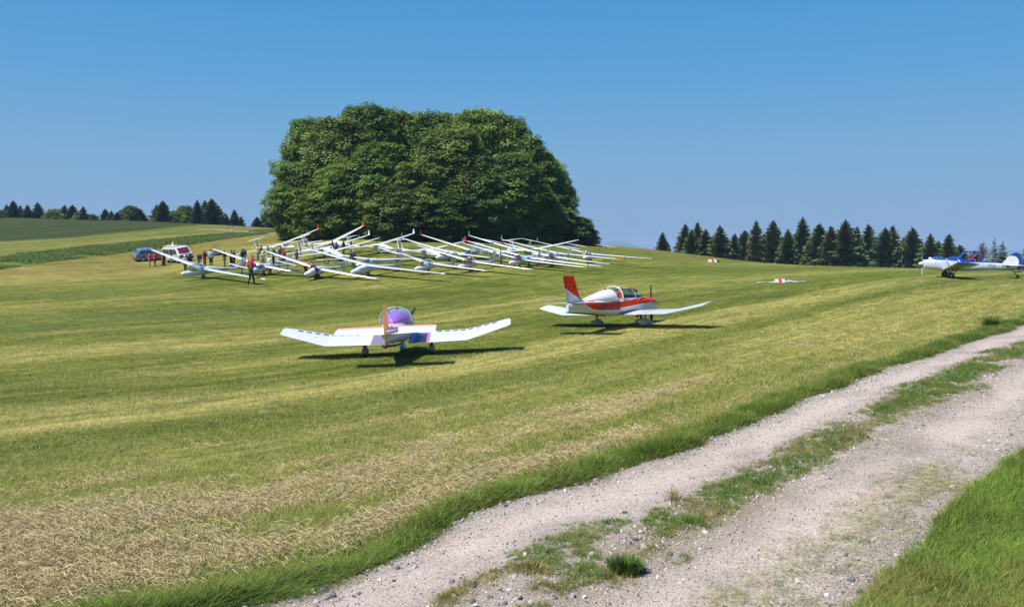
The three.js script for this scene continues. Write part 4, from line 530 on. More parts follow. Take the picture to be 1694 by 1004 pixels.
function makeVan() {
  const t = thing('rescue_van', 'white van with open sliding door, black lamps in front and a roof rack', 'van');
  part('body', bodyShell([[-2.2, .38], [1.95, .38], [2.12, .5], [2.14, 1.0], [1.98, 1.12], [1.42, 1.84], [1.2, 1.9], [-2.05, 1.9], [-2.22, 1.75]], 1.84, .09, [1.05, .14]), M('van_white', .56, .55, .52, .4), t);
  for (const s of [-1, 1]) {
    for (const [a, b] of [[-2.0, -1.2], [-1.08, -.2], [.75, 1.4]]) part('side_window', tilt(pane([[a, 1.16], [b + (b > 1 ? .3 : 0), 1.16], [b - (b > 1 ? .05 : 0), 1.72], [a, 1.72]], .915, s), 1.05, .13, s), glassDark, t);
    wheelOn(t, 1.35, s * .82, .32, s); wheelOn(t, -1.2, s * .82, .32, s);
    part('head_lamp', rod([2.1, .82, s * .62], [2.2, .82, s * .62], .16, .15, 16), lampWhite, t); part('spot_lamp', rod([2.16, .85, s * .24], [2.28, .85, s * .24], .13, .12, 16), lampWhite, t); part('mirror', box(.08, .22, .16, 1.35, 1.28, s * 1.05, .03), blackPl, t); part('tail_lamp', box(.03, .34, .14, -2.24, .9, s * .76, .01), lampRed, t);
  }
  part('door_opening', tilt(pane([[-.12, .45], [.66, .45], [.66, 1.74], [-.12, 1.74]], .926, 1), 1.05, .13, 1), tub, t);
  const sd = part('sliding_door', tilt(pane([[-1.1, .45], [-.16, .45], [-.16, 1.76], [-1.1, 1.76]], 1.0, 1), 1.05, .13, 1), mats.van_white, t); part('door_window', tilt(pane([[-1.0, 1.16], [-.25, 1.16], [-.25, 1.7], [-1.0, 1.7]], 1.013, 1), 1.05, .13, 1), glassDark, sd);
  part('windscreen', quad([[1.99, 1.15, .72], [1.47, 1.83, .66], [1.47, 1.83, -.66], [1.99, 1.15, -.72]].map(p => [p[0] + .05, p[1] + .02, p[2]])), M('reddish_windscreen', .12, .025, .045, .08, { clearcoat: 1 }), t);
  part('grille', box(.06, .34, 1.5, 2.17, .84, 0, .02), blackPl, t); part('bumper', box(.16, .24, 1.84, 2.2, .5, 0, .05), blackPl, t); part('bull_bar', merge([tube([[2.3, .5, -.5], [2.34, 1.05, -.4], [2.34, 1.05, .4], [2.3, .5, .5]], .03, 20, 6)]), blackPl, t);
  const rk = part('roof_rack', merge([...[-1.8, -.9, 0, .9].map(x => rod([x, 2.02, -.78], [x, 2.02, .78], .02)), rod([-1.9, 2.04, -.78], [1.0, 2.04, -.78], .02), rod([-1.9, 2.04, .78], [1.0, 2.04, .78], .02), ...[-1.8, .9].flatMap(x => [-.78, .78].map(z => rod([x, 1.86, z], [x, 2.03, z], .02)))]), metal, t);
  part('ladder', merge([rod([-2.2, 2.1, .1], [.7, 2.1, .1], .03), rod([-2.2, 2.1, .5], [.7, 2.1, .5], .03), ...[-2, -1.6, -1.2, -.8, -.4, 0, .4].map(x => rod([x, 2.1, .1], [x, 2.1, .5], .018))]), M('pale_ladder', .7, .66, .5, .5), rk);
  part('signal_horn', rod([-1.2, 2.05, -.2], [-1.15, 2.55, -.2], .22, .02, 10), M('yellowish_cone', .75, .68, .35, .6), rk); part('antenna', rod([.75, 1.9, -.3], [.75, 2.6, -.3], .012), metal, t); part('beacon', rod([.95, 1.9, .3], [.95, 2.08, .3], .09, .08, 12), M('green_beacon', .1, .35, .2, .2), t);
  return t;
}
function makeCar(name, label, cat, paint, rear) {
  const t = thing(name, label, cat);
  part('body', bodyShell([[-2.15, .3], [2.05, .3], [2.16, .5], [2.1, .82], [1.15, 1.02], [.3, 1.56], [-.4, 1.64], [-1.6, 1.6], [-2.02, 1.08], [-2.18, .85]], 1.8, .1, [.95, .22]), paint, t);
  for (const s of [-1, 1]) {
    for (const p of [[[-1.75, 1.08], [-.95, 1.06], [-.92, 1.5], [-1.52, 1.5]], [[-.85, 1.06], [.1, 1.05], [.05, 1.52], [-.82, 1.52]], [[.18, 1.05], [.95, 1.04], [.3, 1.48], [.15, 1.51]]]) part('side_window', tilt(pane(p, .905, s), .95, .22, s), glassDark, t);
    wheelOn(t, 1.35, s * .8, .33, s); wheelOn(t, -1.3, s * .8, .33, s); part('tail_lamp', box(.1, .2, .34, -2.13, .95, s * .66, .03), lampRed, t); part('head_lamp', box(.16, .16, .36, 2.02, .76, s * .6, .04), lampWhite, t); part('mirror', box(.14, .13, .16, .75, 1.06, s * 1.0, .04), paint, t);
  }
  part('rear_window', quad([[-2.0, 1.14, -.68], [-1.68, 1.54, -.56], [-1.68, 1.54, .56], [-2.0, 1.14, .68]].map(p => [p[0] - .05, p[1], p[2]])), glassDark, t); part('windscreen', quad([[1.14, 1.06, .66], [.36, 1.55, .56], [.36, 1.55, -.56], [1.14, 1.06, -.66]].map(p => [p[0] + .04, p[1] + .02, p[2]])), glassDark, t);
  part('bumper', box(.16, .2, 1.7, -2.2, .42, 0, .05), blackPl, t); part('number_plate', box(.02, .12, .52, -2.215, .78, 0), M('plate_white', .8, .8, .78, .5), t);
  return t;
}
seat(makeVan(), -42.0, 101.4, -42 * DEG, 0, 0, 0, 1.4, 1.4, .9);
seat(makeCar('estate_car', 'blue estate car seen from behind beside the white van', 'car', M('car_blue', .15, .19, .29, .25, { clearcoat: 1 })), -46.9, 104.6, 38 * DEG, 0, 0, 0, 1.4, 1.4, .9).scale.setScalar(.93);
// ------------------------------------------------------------------ people
const J0 = () => ({ pel: [0, .95, 0], chest: [0, 1.3, 0], neck: [0, 1.49, 0], head: [.02, 1.64, 0], sL: [0, 1.42, -.19], sR: [0, 1.42, .19], eL: [-.03, 1.14, -.25], eR: [-.03, 1.14, .25], wL: [.06, .89, -.26], wR: [.06, .89, .26], hL: [0, .92, -.095], hR: [0, .92, .095], kL: [.02, .5, -.1], kR: [.02, .5, .1], aL: [-.02, .09, -.11], aR: [-.02, .09, .11], tL: [.15, .035, -.13], tR: [.15, .035, .13] });
const POSES = {
  stand: {}, hips: { eL: [-.08, 1.18, -.36], eR: [-.08, 1.18, .36], wL: [.05, 1.0, -.19], wR: [.05, 1.0, .19] },
  folded: { eL: [.03, 1.16, -.27], eR: [.03, 1.16, .27], wL: [.24, 1.16, .04], wR: [.25, 1.2, -.04] },
  point: { eR: [.22, 1.36, .27], wR: [.46, 1.4, .24], head: [.05, 1.64, .02] },
  stride: { aL: [-.3, .14, -.1], tL: [-.14, .05, -.12], kL: [-.06, .5, -.1], aR: [.24, .09, .1], tR: [.41, .06, .12], kR: [.17, .51, .1], eL: [.1, 1.16, -.26], wL: [.22, .97, -.24], eR: [-.18, 1.18, .25], wR: [-.16, .93, .27] },
  lean: { chest: [.27, 1.18, 0], neck: [.42, 1.25, 0], head: [.56, 1.3, 0], sL: [.36, 1.2, -.19], sR: [.36, 1.2, .19], eL: [.5, .96, -.22], eR: [.5, .96, .22], wL: [.62, .78, -.16], wR: [.62, .78, .16], pel: [-.05, .94, 0], hL: [-.05, .91, -.095], hR: [-.05, .91, .095] },
  sit: { pel: [0, .2, 0], chest: [-.2, .52, 0], neck: [-.29, .7, 0], head: [-.29, .86, 0], sL: [-.26, .64, -.19], sR: [-.26, .64, .19], eL: [-.1, .4, -.25], eR: [-.1, .4, .25], wL: [.15, .36, -.16], wR: [.15, .36, .16], hL: [.02, .18, -.095], hR: [.02, .18, .095], kL: [.42, .34, -.11], kR: [.42, .34, .11], aL: [.8, .14, -.11], aR: [.8, .14, .11], tL: [.86, .27, -.11], tR: [.86, .27, .11] },
};
function capsDist(px, py, pz, c) { const [ax, ay, az, r0, bx, by, bz, r1] = c, dx = bx - ax, dy = by - ay, dz = bz - az; const t = clamp(((px - ax) * dx + (py - ay) * dy + (pz - az) * dz) / (dx * dx + dy * dy + dz * dz + 1e-9), 0, 1); return Math.hypot(px - ax - dx * t, py - ay - dy * t, pz - az - dz * t) - lerp(r0, r1, t); }
const mcMat = new THREE.MeshStandardMaterial();
function skin(caps, k, res, cx, cy, cz, half) {
  const mc = new MarchingCubes(res, mcMat, false, false, 60000); mc.isolation = 0; const st = 2 / res;
  for (let z = 0; z < res; z++) for (let y = 0; y < res; y++) for (let x = 0; x < res; x++) { const X = cx + half * (-1 + x * st), Y = cy + half * (-1 + y * st), Z = cz + half * (-1 + z * st); let s = 0, mn = 9; for (const c of caps) { const d = capsDist(X, Y, Z, c); if (d < mn) mn = d; if (d < .35) s += Math.exp(-d / k); } mc.field[x + y * res + z * res * res] = s > 0 ? k * Math.log(s) : -mn; }
  mc.update(); const g = new THREE.BufferGeometry(); g.setAttribute('position', new THREE.BufferAttribute(mc.positionArray.slice(0, mc.count * 3), 3)); g.scale(half, half, half); g.translate(cx, cy, cz); const m = mergeVertices(g, 1e-4); m.computeVertexNormals(); return m;
}
function hand(w, e, s) { // palm, four fingers of unequal length slightly curled, thumb from the side of the palm
  const W = V(...w), d = W.clone().sub(V(...e)).normalize(), side = V(0, 0, 1).cross(d).normalize(), n = d.clone().cross(side).normalize(), at = (a, b, c) => W.clone().addScaledVector(d, a).addScaledVector(side, b).addScaledVector(n, c).toArray(), out = [];
  const palm = new THREE.SphereGeometry(1, 8, 6); palm.scale(.042, .048, .02); palm.applyMatrix4(new THREE.Matrix4().makeBasis(side, d, n)); palm.translate(...at(.05, 0, 0)); out.push(palm);
  [[-.03, .07], [-.01, .082], [.01, .078], [.028, .06]].forEach(([b, L]) => { out.push(rod(at(.085, b, 0), at(.085 + L * .55, b, .008 * s), .009, .0085, 6), rod(at(.085 + L * .55, b, .008 * s), at(.085 + L, b, .03 * s), .0085, .007, 6)); });
  out.push(rod(at(.03, -.035, 0), at(.065, -.065, .012 * s), .011, .01, 6), rod(at(.065, -.065, .012 * s), at(.098, -.068, .022 * s), .01, .008, 6)); return out;
}
const poseCache = {};
function poseGeo(pose) {
  if (poseCache[pose]) return poseCache[pose];
  const j = { ...J0(), ...POSES[pose] }, c = (a, r0, b, r1) => [...j[a], r0, ...j[b], r1], sit = pose === 'sit', lean = pose === 'lean', off = (a, x, y, z) => [j[a][0] + x, j[a][1] + y, j[a][2] + z];
  const sh = [...off('sL', 0, 0, .03)], sh2 = [...off('sR', 0, 0, -.03)];
  const torso = [c('pel', .135, 'chest', .15), [...sh, .085, ...sh2, .085], c('chest', .15, 'neck', .065), [...off('hL', 0, 0, -.01), .11, ...off('hR', 0, 0, .01), .11], [...j.chest, .14, ...sh, .08], [...j.chest, .14, ...sh2, .08]];
  const arms = [c('sL', .062, 'eL', .045), c('sR', .062, 'eR', .045), c('eL', .045, 'wL', .03), c('eR', .045, 'wR', .03)], legs = [c('hL', .098, 'kL', .062), c('hR', .098, 'kR', .062), c('kL', .062, 'aL', .04), c('kR', .062, 'aR', .04)], feet = [c('aL', .045, 'tL', .032), c('aR', .045, 'tR', .032)];
  const hd = j.head, fw = lean ? [.7, -.7] : [1, 0], head = [[hd[0] - .02 * fw[0], hd[1] + .04, hd[2], .088, hd[0] + .025 * fw[0], hd[1] - .035, hd[2], .07], [...j.neck, .055, hd[0] - .02, hd[1] - .04, hd[2], .055], [hd[0] + .09 * fw[0], hd[1] + .005 + .09 * fw[1] * .6, hd[2], .012, hd[0] + .1 * fw[0], hd[1] - .025 + .1 * fw[1] * .6, hd[2], .015], [hd[0], hd[1], hd[2] - .085, .018, hd[0], hd[1] + .02, hd[2] - .09, .02], [hd[0], hd[1], hd[2] + .085, .018, hd[0], hd[1] + .02, hd[2] + .09, .02]];
  const fat = (l, e) => l.map(q => [q[0], q[1], q[2], q[3] + e, q[4], q[5], q[6], q[7] + e]), cy = sit ? .45 : .88, half = sit ? .72 : .96, cx = sit ? .2 : lean ? .15 : 0;
  const body = merge([skin([...torso, ...arms, ...legs, ...feet, ...head], .018, 62, cx, cy, 0, half), ...hand(j.wL, j.eL, 1), ...hand(j.wR, j.eR, -1)]);
  const top = skin([...fat(torso, .02), ...fat(arms.slice(0, 2), .018), ...fat(arms.slice(2), .014).map(q => [q[0], q[1], q[2], q[3], lerp(q[0], q[4], .82), lerp(q[1], q[5], .82), lerp(q[2], q[6], .82), q[7]])], .022, 54, cx, cy, 0, half);
  const trousers = skin([[...off('hL', 0, 0, -.01), .128, ...off('hR', 0, 0, .01), .128], ...fat(legs, .022)], .02, 54, cx, cy, 0, half), shoes = skin(fat(feet, .016), .02, 54, cx, cy, 0, half);
  const hair = new THREE.SphereGeometry(.108, 14, 9, 0, 6.3, 0, 1.75); hair.rotateZ(.35); hair.translate(hd[0] - .02, hd[1] + .045, hd[2]); const eyes = merge([-1, 1].map(s => new THREE.SphereGeometry(.011, 6, 5).translate(hd[0] + .078 * fw[0], hd[1] + .03 + .05 * fw[1], hd[2] + s * .032)));
  const cap = merge([new THREE.SphereGeometry(.112, 14, 6, 0, 6.3, 0, 1.5).translate(hd[0] - .015, hd[1] + .055, hd[2]), rod([hd[0] + .06, hd[1] + .06, hd[2]], [hd[0] + .06, hd[1] + .068, hd[2]], .1, .1, 14)]);
  return poseCache[pose] = { body, top, trousers, shoes, hair, eyes, cap };
}
const skinM = M('skin', .48, .27, .19, .6), hairs = { dark: M('dark_hair', .03, .022, .018, .8), grey: M('grey_hair', .4, .39, .38, .8), fair: M('fair_hair', .35, .25, .13, .8) }, shoeM = M('dark_shoes', .03, .028, .026, .7), eyeM = M('eyes', .02, .02, .025, .3);
const cloth = (n, c) => M('cloth_' + n, ...c, .85);
const CL = { orange: [.62, .07, .02], red: [.5, .02, .02], navy: [.02, .03, .09], black: [.012, .012, .014], grey: [.2, .2, .21], ltgrey: [.5, .5, .52], ltblue: [.4, .52, .72], white: [.75, .76, .78], teal: [.05, .19, .25], green: [.02, .16, .1], purple: [.07, .04, .14], maroon: [.17, .015, .03], jeans: [.05, .11, .25], beige: [.45, .36, .22], khaki: [.16, .13, .08], dkred: [.22, .01, .02], brown: [.12, .06, .04], yellow: [.6, .48, .15] };
function person(x, d, face, pose, top, leg, label, o = {}) {
  const g = poseGeo(pose), t = thing('person', label, 'person', o.group); part('body', g.body, skinM, t); part('shirt', g.top, cloth(top, CL[top]), t); part('trousers', g.trousers, cloth(leg, CL[leg]), t); part('shoes', g.shoes, shoeM, t); part('eyes', g.eyes, eyeM, t);
  if (o.cap) part('cap', g.cap, cloth(o.cap, CL[o.cap]), t); else part('hair', g.hair, hairs[o.hair || 'dark'], t);
  t.position.set(x, (o.y ?? H(x, d)) - (pose === 'sit' ? 0 : .01), -d); t.rotation.y = face * DEG; t.scale.setScalar(o.k || 1); return t;
}
person(-44.6, 98.9, 20, 'stand', 'orange', 'grey', 'person in orange top and grey trousers, leftmost of the group by the blue car');
person(-43.8, 98.6, 200, 'point', 'red', 'navy', 'person in red top and dark trousers, middle of the group by the blue car');
person(-43.2, 99.4, 230, 'hips', 'orange', 'brown', 'person in orange red top half behind the middle one by the blue car');
person(-42.7, 98.7, 170, 'folded', 'maroon', 'black', 'person in dark red top and black trousers before the white van');
person(-34.5, 84.8, -30, 'stand', 'ltgrey', 'khaki', 'person in khaki trousers standing at the nose of the nearest sailplane', { cap: 'white' });
person(-36.0, 92.4, -60, 'lean', 'navy', 'grey', 'person in navy top bending behind the nearest sailplane');
person(-35.1, 91.8, 240, 'hips', 'black', 'dkred', 'person in black top and red shorts behind the nearest sailplane');
person(-34.3, 91.6, 120, 'stand', 'ltblue', 'navy', 'person in light blue shirt alone behind the nearest sailplane');
person(-31.2, 87.2, 15, 'folded', 'black', 'khaki', 'person in black top and khaki trousers, leftmost of the dark dressed line');
person(-30.2, 86.5, 160, 'hips', 'grey', 'black', 'person in grey top and black trousers, second of the dark dressed line');
person(-29.6, 85.6, 190, 'stand', 'navy', 'navy', 'person all in navy, third of the dark dressed line');
person(-29.0, 86.4, 200, 'folded', 'black', 'black', 'person all in black left of the fin of the nearest sailplane');
person(-29.5, 88.6, 250, 'stand', 'navy', 'grey', 'taller person in navy and grey standing behind the dark dressed line', { hair: 'grey' });
person(-29.0, 91.8, 220, 'hips', 'beige', 'teal', 'person in beige top behind the wing beside the dark dressed line');
person(-28.2, 90.4, 30, 'folded', 'navy', 'beige', 'person in navy top and beige trousers, leftmost of the coloured group', { cap: 'navy' });
person(-27.0, 88.9, 210, 'stand', 'teal', 'beige', 'person in teal shirt in the coloured group');
person(-27.6, 89.2, 240, 'stand', 'yellow', 'grey', 'person in yellow top between the navy and the teal dressed ones', { k: .82 });
person(-25.7, 86.6, 170, 'hips', 'green', 'navy', 'person in green top in the coloured group', { cap: 'white' });
person(-25.1, 87.3, 200, 'stand', 'brown', 'grey', 'person in brown top behind the green dressed one');
person(-24.7, 85.4, 190, 'stand', 'purple', 'jeans', 'person in purple top and blue jeans in the coloured group', { hair: 'grey' });
person(-23.7, 83.4, 250, 'folded', 'maroon', 'dkred', 'person in dark red clothes at the right end of the coloured group');
person(-23.1, 76.6, 75, 'stand', 'ltgrey', 'black', 'person seen from behind in light grey top and dark trousers before the second sailplane', { hair: 'fair' });
person(-22.2, 68.3, 60, 'stride', 'black', 'black', 'person all in black walking before the wing tip of the nearest sailplane', { cap: 'red', k: 1.02 });
person(-24.2, 75.5, 190, 'lean', 'red', 'black', 'person in red top bending at the nose of the second sailplane');
person(-24.7, 76.4, 0, 'point', 'red', 'navy', 'person in red reaching to the nose of the second sailplane');
person(-22.1, 82.5, 200, 'stand', 'purple', 'khaki', 'person in dark purple standing alone right of the coloured group');
person(-18.9, 73.7, -15, 'lean', 'orange', 'brown', 'person in orange bending over the nose of the orange banded sailplane');
person(-17.6, 72.1, 150, 'lean', 'purple', 'black', 'person in dark clothes leaning over the cockpit of the orange banded sailplane', { hair: 'grey' });
person(-20.3, 91.0, 40, 'hips', 'black', 'navy', 'left one of the three dark dressed people in the middle of the sailplanes');
person(-19.7, 90.3, 200, 'folded', 'navy', 'navy', 'middle one of the three dark dressed people, white collar', { cap: 'white' });
person(-19.0, 90.8, 170, 'stand', 'black', 'grey', 'right one of the three dark dressed people in the middle of the sailplanes');
person(-15.9, 80.5, 120, 'stride', 'navy', 'navy', 'person in navy walking behind the large covered sailplane', { cap: 'beige' });
person(-1.2, 84.8, -20, 'stand', 'ltblue', 'jeans', 'person in pale blue standing at the nose of a sailplane right of the middle');
person(8.7, 91.9, 200, 'lean', 'ltgrey', 'black', 'person in pale top stooping at the cockpit of the last sailplane on the right', { hair: 'fair' });
// pilots: placed in their cockpits
function pilot(host, x, top, label, o = {}) { const g = host, p = V(x, o.up ?? .42, 0); g.updateMatrixWorld(true); p.applyMatrix4(g.matrixWorld); const t = person(p.x, -p.z, 0, 'sit', top, 'navy', label, { y: p.y, ...o }); t.quaternion.copy(g.quaternion); return t; }
pilot(gl.G6, .75, 'red', 'pilot in red seated in the open sailplane cockpit near the middle', { cap: 'white' });
pilot(gl.G9, .65, 'maroon', 'pilot in maroon seated in the open cockpit right of the middle', { cap: 'white' });
pilot(gl.G11, .7, 'dkred', 'pilot in dark red seated in the sailplane with red tipped wing', { cap: 'maroon' });
pilot(gl.G5, .7, 'white', 'pilot in white seated below the raised clear canopy', { cap: 'beige' });
pilot(gl.G1, .75, 'ltgrey', 'pilot seated in the nearest sailplane at the left', { hair: 'grey' });
pilot(towPlane, -1.45, 'red', 'pilot in red seated in the tow plane cabin', { up: 1.1, cap: 'black' });
// ------------------------------------------------------------------ markers, cloths and small things on the field
const clothW = M('white_marker_cloth', .5, .51, .52, .9);
function roofMarker(x, d, turn, k, label) { const t = thing('ground_marker', label, 'marker'), n = 3; for (let i = 0; i < n; i++) { const sh = new THREE.Shape(); sh.moveTo(-.38, 0); sh.lineTo(0, .46); sh.lineTo(.38, 0); sh.closePath(); const g = new THREE.ExtrudeGeometry(sh, { depth: .42, bevelEnabled: true, bevelSize: .012, bevelThickness: .012, bevelSegments: 1 }); g.translate(0, .02, -.66 + i * .445); g.rotateY(Math.PI / 2); part('marker_panel', g, i === 1 ? redP : offwhite, t); } t.position.set(x, H(x, d), -d); t.rotation.y = turn; t.scale.setScalar(k); return t; }
roofMarker(22.5, 67.4, 0, .62, 'red and white roof-shaped marker on the white cloths in the field'); 
{ const t = roofMarker(31.4, 126, .3, 1.0, 'far red and white roof-shaped marker near the crest'); part('dark_end', box(.3, .3, .5, 1.0, .16, 0, .04), tub, t); }
function groundCloth(pts, label) { const pos = [], idx = [], n = 24, m = 4, [a, b, c, e] = pts; for (let i = 0; i <= n; i++) for (let j = 0; j <= m; j++) { const u = i / n, v = j / m, x = lerp(lerp(a[0], b[0], u), lerp(e[0], c[0], u), v), d = lerp(lerp(a[1], b[1], u), lerp(e[1], c[1], u), v); pos.push(x, H(x, d) + .07 + .06 * fbm(x * 3, d * 3, 3), -d); if (i && j) { const k = i * (m + 1) + j; idx.push(k - m - 2, k - 1, k, k - m - 2, k, k - m - 1); } } solo('marker_cloth', geoFrom(pos, idx), M('white_sheet', .5, .51, .54, .9, { side: THREE.DoubleSide }), label, 'cloth', 'white marker cloths'); }
groundCloth([[20.6, 67.7], [22.2, 67.5], [22.2, 67.0], [20.6, 67.2]], 'narrow white cloth lying left of the near red and white marker');
groundCloth([[22.9, 67.9], [24.0, 67.9], [24.0, 69.6], [22.9, 69.2]], 'broad greyish white cloth lying right of the near red and white marker');
groundCloth([[22.9, 66.7], [24.4, 66.3], [24.4, 66.9], [22.9, 67.2]], 'narrow white cloth strip lying in front of the broad cloth');
{ const g = new THREE.SphereGeometry(1, 24, 14, 0, 6.2832, 0, 1.57), p = g.attributes.position; for (let i = 0; i < p.count; i++) { const x = p.getX(i), y = p.getY(i), z = p.getZ(i), n = 1 + .35 * fbm(x * 2.3 + 4, z * 2.3 + y * 2, 4); p.setXYZ(i, x * 1.1 * n, y * .55 * n, z * .7 * n); } g.computeVertexNormals(); const o = solo('cover_heap', g, M('dark_cover_cloth', .03, .03, .034, .8), 'dark heap of covers lying in the grass behind the dark dressed people', 'cover'); o.position.set(-38.2, H(-38.2, 104.5), -104.5); }
{ const t = thing('marker_post', 'short white post standing in the upper field at the left', 'post'); part('post', rod([0, -.2, 0], [0, 1.25, 0], .09, .09, 10), offwhite, t); part('reflector', rod([0, .9, 0], [0, 1.1, 0], .095, .095, 10), blackP, t); t.position.set(-49.2, H(-49.2, 141.8), -141.8); }
{ const t = thing('tow_bar', 'white tow bar with a spoked wheel on the grass between the sailplanes', 'tow bar'); part('bar', rod([-1.1, .42, 0], [1.4, .5, .1], .035), gel, t); const w = part('wheel', new THREE.TorusGeometry(.25, .05, 8, 20).translate(0, .3, 0), tyre, t); part('spokes', merge([0, 1, 2].map(k => rod([Math.cos(k * 1.05) * -.24, .3 + Math.sin(k * 1.05) * -.24, 0], [Math.cos(k * 1.05) * .24, .3 + Math.sin(k * 1.05) * .24, 0], .015))), metal, w); t.position.set(-19.4, H(-19.4, 84), -84); }
// the wing tip of another parked machine just touches the left edge of the view
// ------------------------------------------------------------------ grass, hay and stones that nobody could count
function blades(seed, n, h, spread, w, lean) { const r = rng(seed), pos = [], idx = []; for (let i = 0; i < n; i++) { const a = r() * 6.283, q = spread * Math.sqrt(r()), x = Math.cos(a) * q, z = Math.sin(a) * q, b = r() * 6.283, L = h * (.55 + .6 * r()), k = lean * (.3 + r()), cx = Math.cos(b), cz = Math.sin(b), W = w * (.7 + .6 * r()), o = pos.length / 3; for (const [t, ww] of [[0, 1], [.5, .75], [1, 0]]) { const X = x + cx * k * L * t * t, Z = z + cz * k * L * t * t, Y = L * t * (1 - .25 * k * t) - .01; if (ww) pos.push(X - cz * W * ww, Y, Z + cx * W * ww, X + cz * W * ww, Y, Z - cx * W * ww); else pos.push(X, Y, Z); } idx.push(o, o + 1, o + 2, o + 1, o + 3, o + 2, o + 2, o + 3, o + 4); } return geoFrom(pos, idx); }
const bladeMat = M('grass_blade', 1, 1, 1, .8, { side: THREE.DoubleSide, transmission: .3, thickness: 0, specularIntensity: .25 });
const strawMat = M('straw', 1, 1, 1, .9, { side: THREE.DoubleSide, specularIntensity: .2 });
function stuff(name, geo, mat, list, label, cat) { const m = instanced(numbered(name), geo, mat, list, scene); if (label) tag(m, label, cat); m.userData.kind = 'stuff'; return m; }
const inView = (x, d) => d > .5 && Math.abs(x) < d * .72 + 1.2;
const col3 = (c, k = 1) => new THREE.Color(c[0] * k, c[1] * k, c[2] * k);
{ // mown field, thinning out with distance
  const r = rng(31), a = [], b = [];
  while (a.length < 130000) { const d = 3.2 * Math.exp(r() * 3.0), x = (r() * 2 - 1) * (d * .7 + 1), l = across(x, d), s = along(x, d); if (l > -5.6) continue; const c = groundColor(x, d), k = .6 + .85 * r(), sc = (.7 + .75 * r()) * (1 + d / 32), gr = l > -17 && r() < .55 ? C.green : c; a.push({ m: xf(x, H(x, d), -d, 0, r() * 6.3, 0, sc, sc * (l > -6.3 ? 1.6 : 1) * (1 - Math.min(.4, d / 120)), sc), c: col3([gr[0] * 1.75, gr[1] * 1.75, gr[2] * 1.6], k) }); }
  stuff('grass', blades(1, 15, .06, .065, .0016, .8), bladeMat, a, 'short mown grass of the airfield meadow', 'grass');
  const straw = (seed) => { const q = rng(seed), pos = [], idx = []; for (let i = 0; i < 14; i++) { const o = pos.length / 3, x = (q() - .5) * .26, z = (q() - .5) * .26, y = .01 + q() * .045, g = q() * 6.3, L = .014 + q() * .035, cx = Math.cos(g), cz = Math.sin(g), W = .0008 + q() * .0005, bend = (q() - .5) * .05; for (const t of [-1, 0, 1]) { const X = x + cx * L * t - cz * bend * t * t, Z = z + cz * L * t + cx * bend * t * t, Y = y + .02 * (1 - t * t); pos.push(X - cz * W, Y, Z + cx * W, X + cz * W, Y + .002, Z - cx * W); } idx.push(o, o + 1, o + 2, o + 1, o + 3, o + 2, o + 2, o + 3, o + 4, o + 3, o + 5, o + 4); } return geoFrom(pos, idx); };
  let guard = 0; while (b.length < 8500 && guard++ < 900000) { const d = 3.2 * Math.exp(r() * 2.1), x = (r() * 2 - 1) * (d * .7 + 1), l = across(x, d), s = along(x, d); if (l > -5.7) continue; const near = sstep(-16, -7.5, l) * (1 - .6 * sstep(6, 22, s)), w = near * (.1 + fbm(s * .06 + 3, l * .55, 4) * .9 + fbm(s * .16 + 71, l * 1.9, 4) * .7 + fbm(s * .45, l * 2.2 + 40, 4) * 1.3 + fbm(s * 1.6 + 5, l * 4.5, 3) * .8); if (r() > clamp((w - .12) * 1.2, .012, 1)) continue; const k = .7 + .7 * r(), sc = .8 + .8 * r(); b.push({ m: xf(x, H(x, d) - .004, -d, (r() - .5) * .3, r() * 6.3, (r() - .5) * .3, sc * (1 + d / 60), sc, sc * (1 + d / 60)), c: col3(r() < .3 ? [.25, .2, .11] : [.43, .35, .195], k) }); }
  stuff('hay', straw(8), strawMat, b, 'dry cut hay lying in loose swaths on the mown meadow', 'hay');
  // clippings on the right edge of the track and in its middle
  const c = []; guard = 0; while (c.length < 1500 && guard++ < 90000) { const s = 2 + r() * 20, l = r() < .8 ? -1.75 - Math.abs(r() + r() - 1) * .95 : -3.5 + (r() - .5) * 1.2, [x, d] = fromTrack(s, l); if (!inView(x, d) || r() > clamp(.0 + fbm(s * .5, l * 1.2 + 4, 3) * 1.9 + .5 * Math.exp(-(((s - 8.3) / 1.6) ** 2)), .02, 1)) continue; c.push({ m: xf(x, trackY(s, l) + .004, -d, 0, r() * 6.3, 0, .7 + .6 * r(), .35, .7 + .6 * r()), c: col3(r() < .45 ? [.16, .19, .07] : [.4, .35, .2], .7 + .6 * r()) }); }
  stuff('grass_clippings', straw(9), strawMat, c, 'pale grass clippings strewn over the right edge of the gravel track', 'clippings');
}
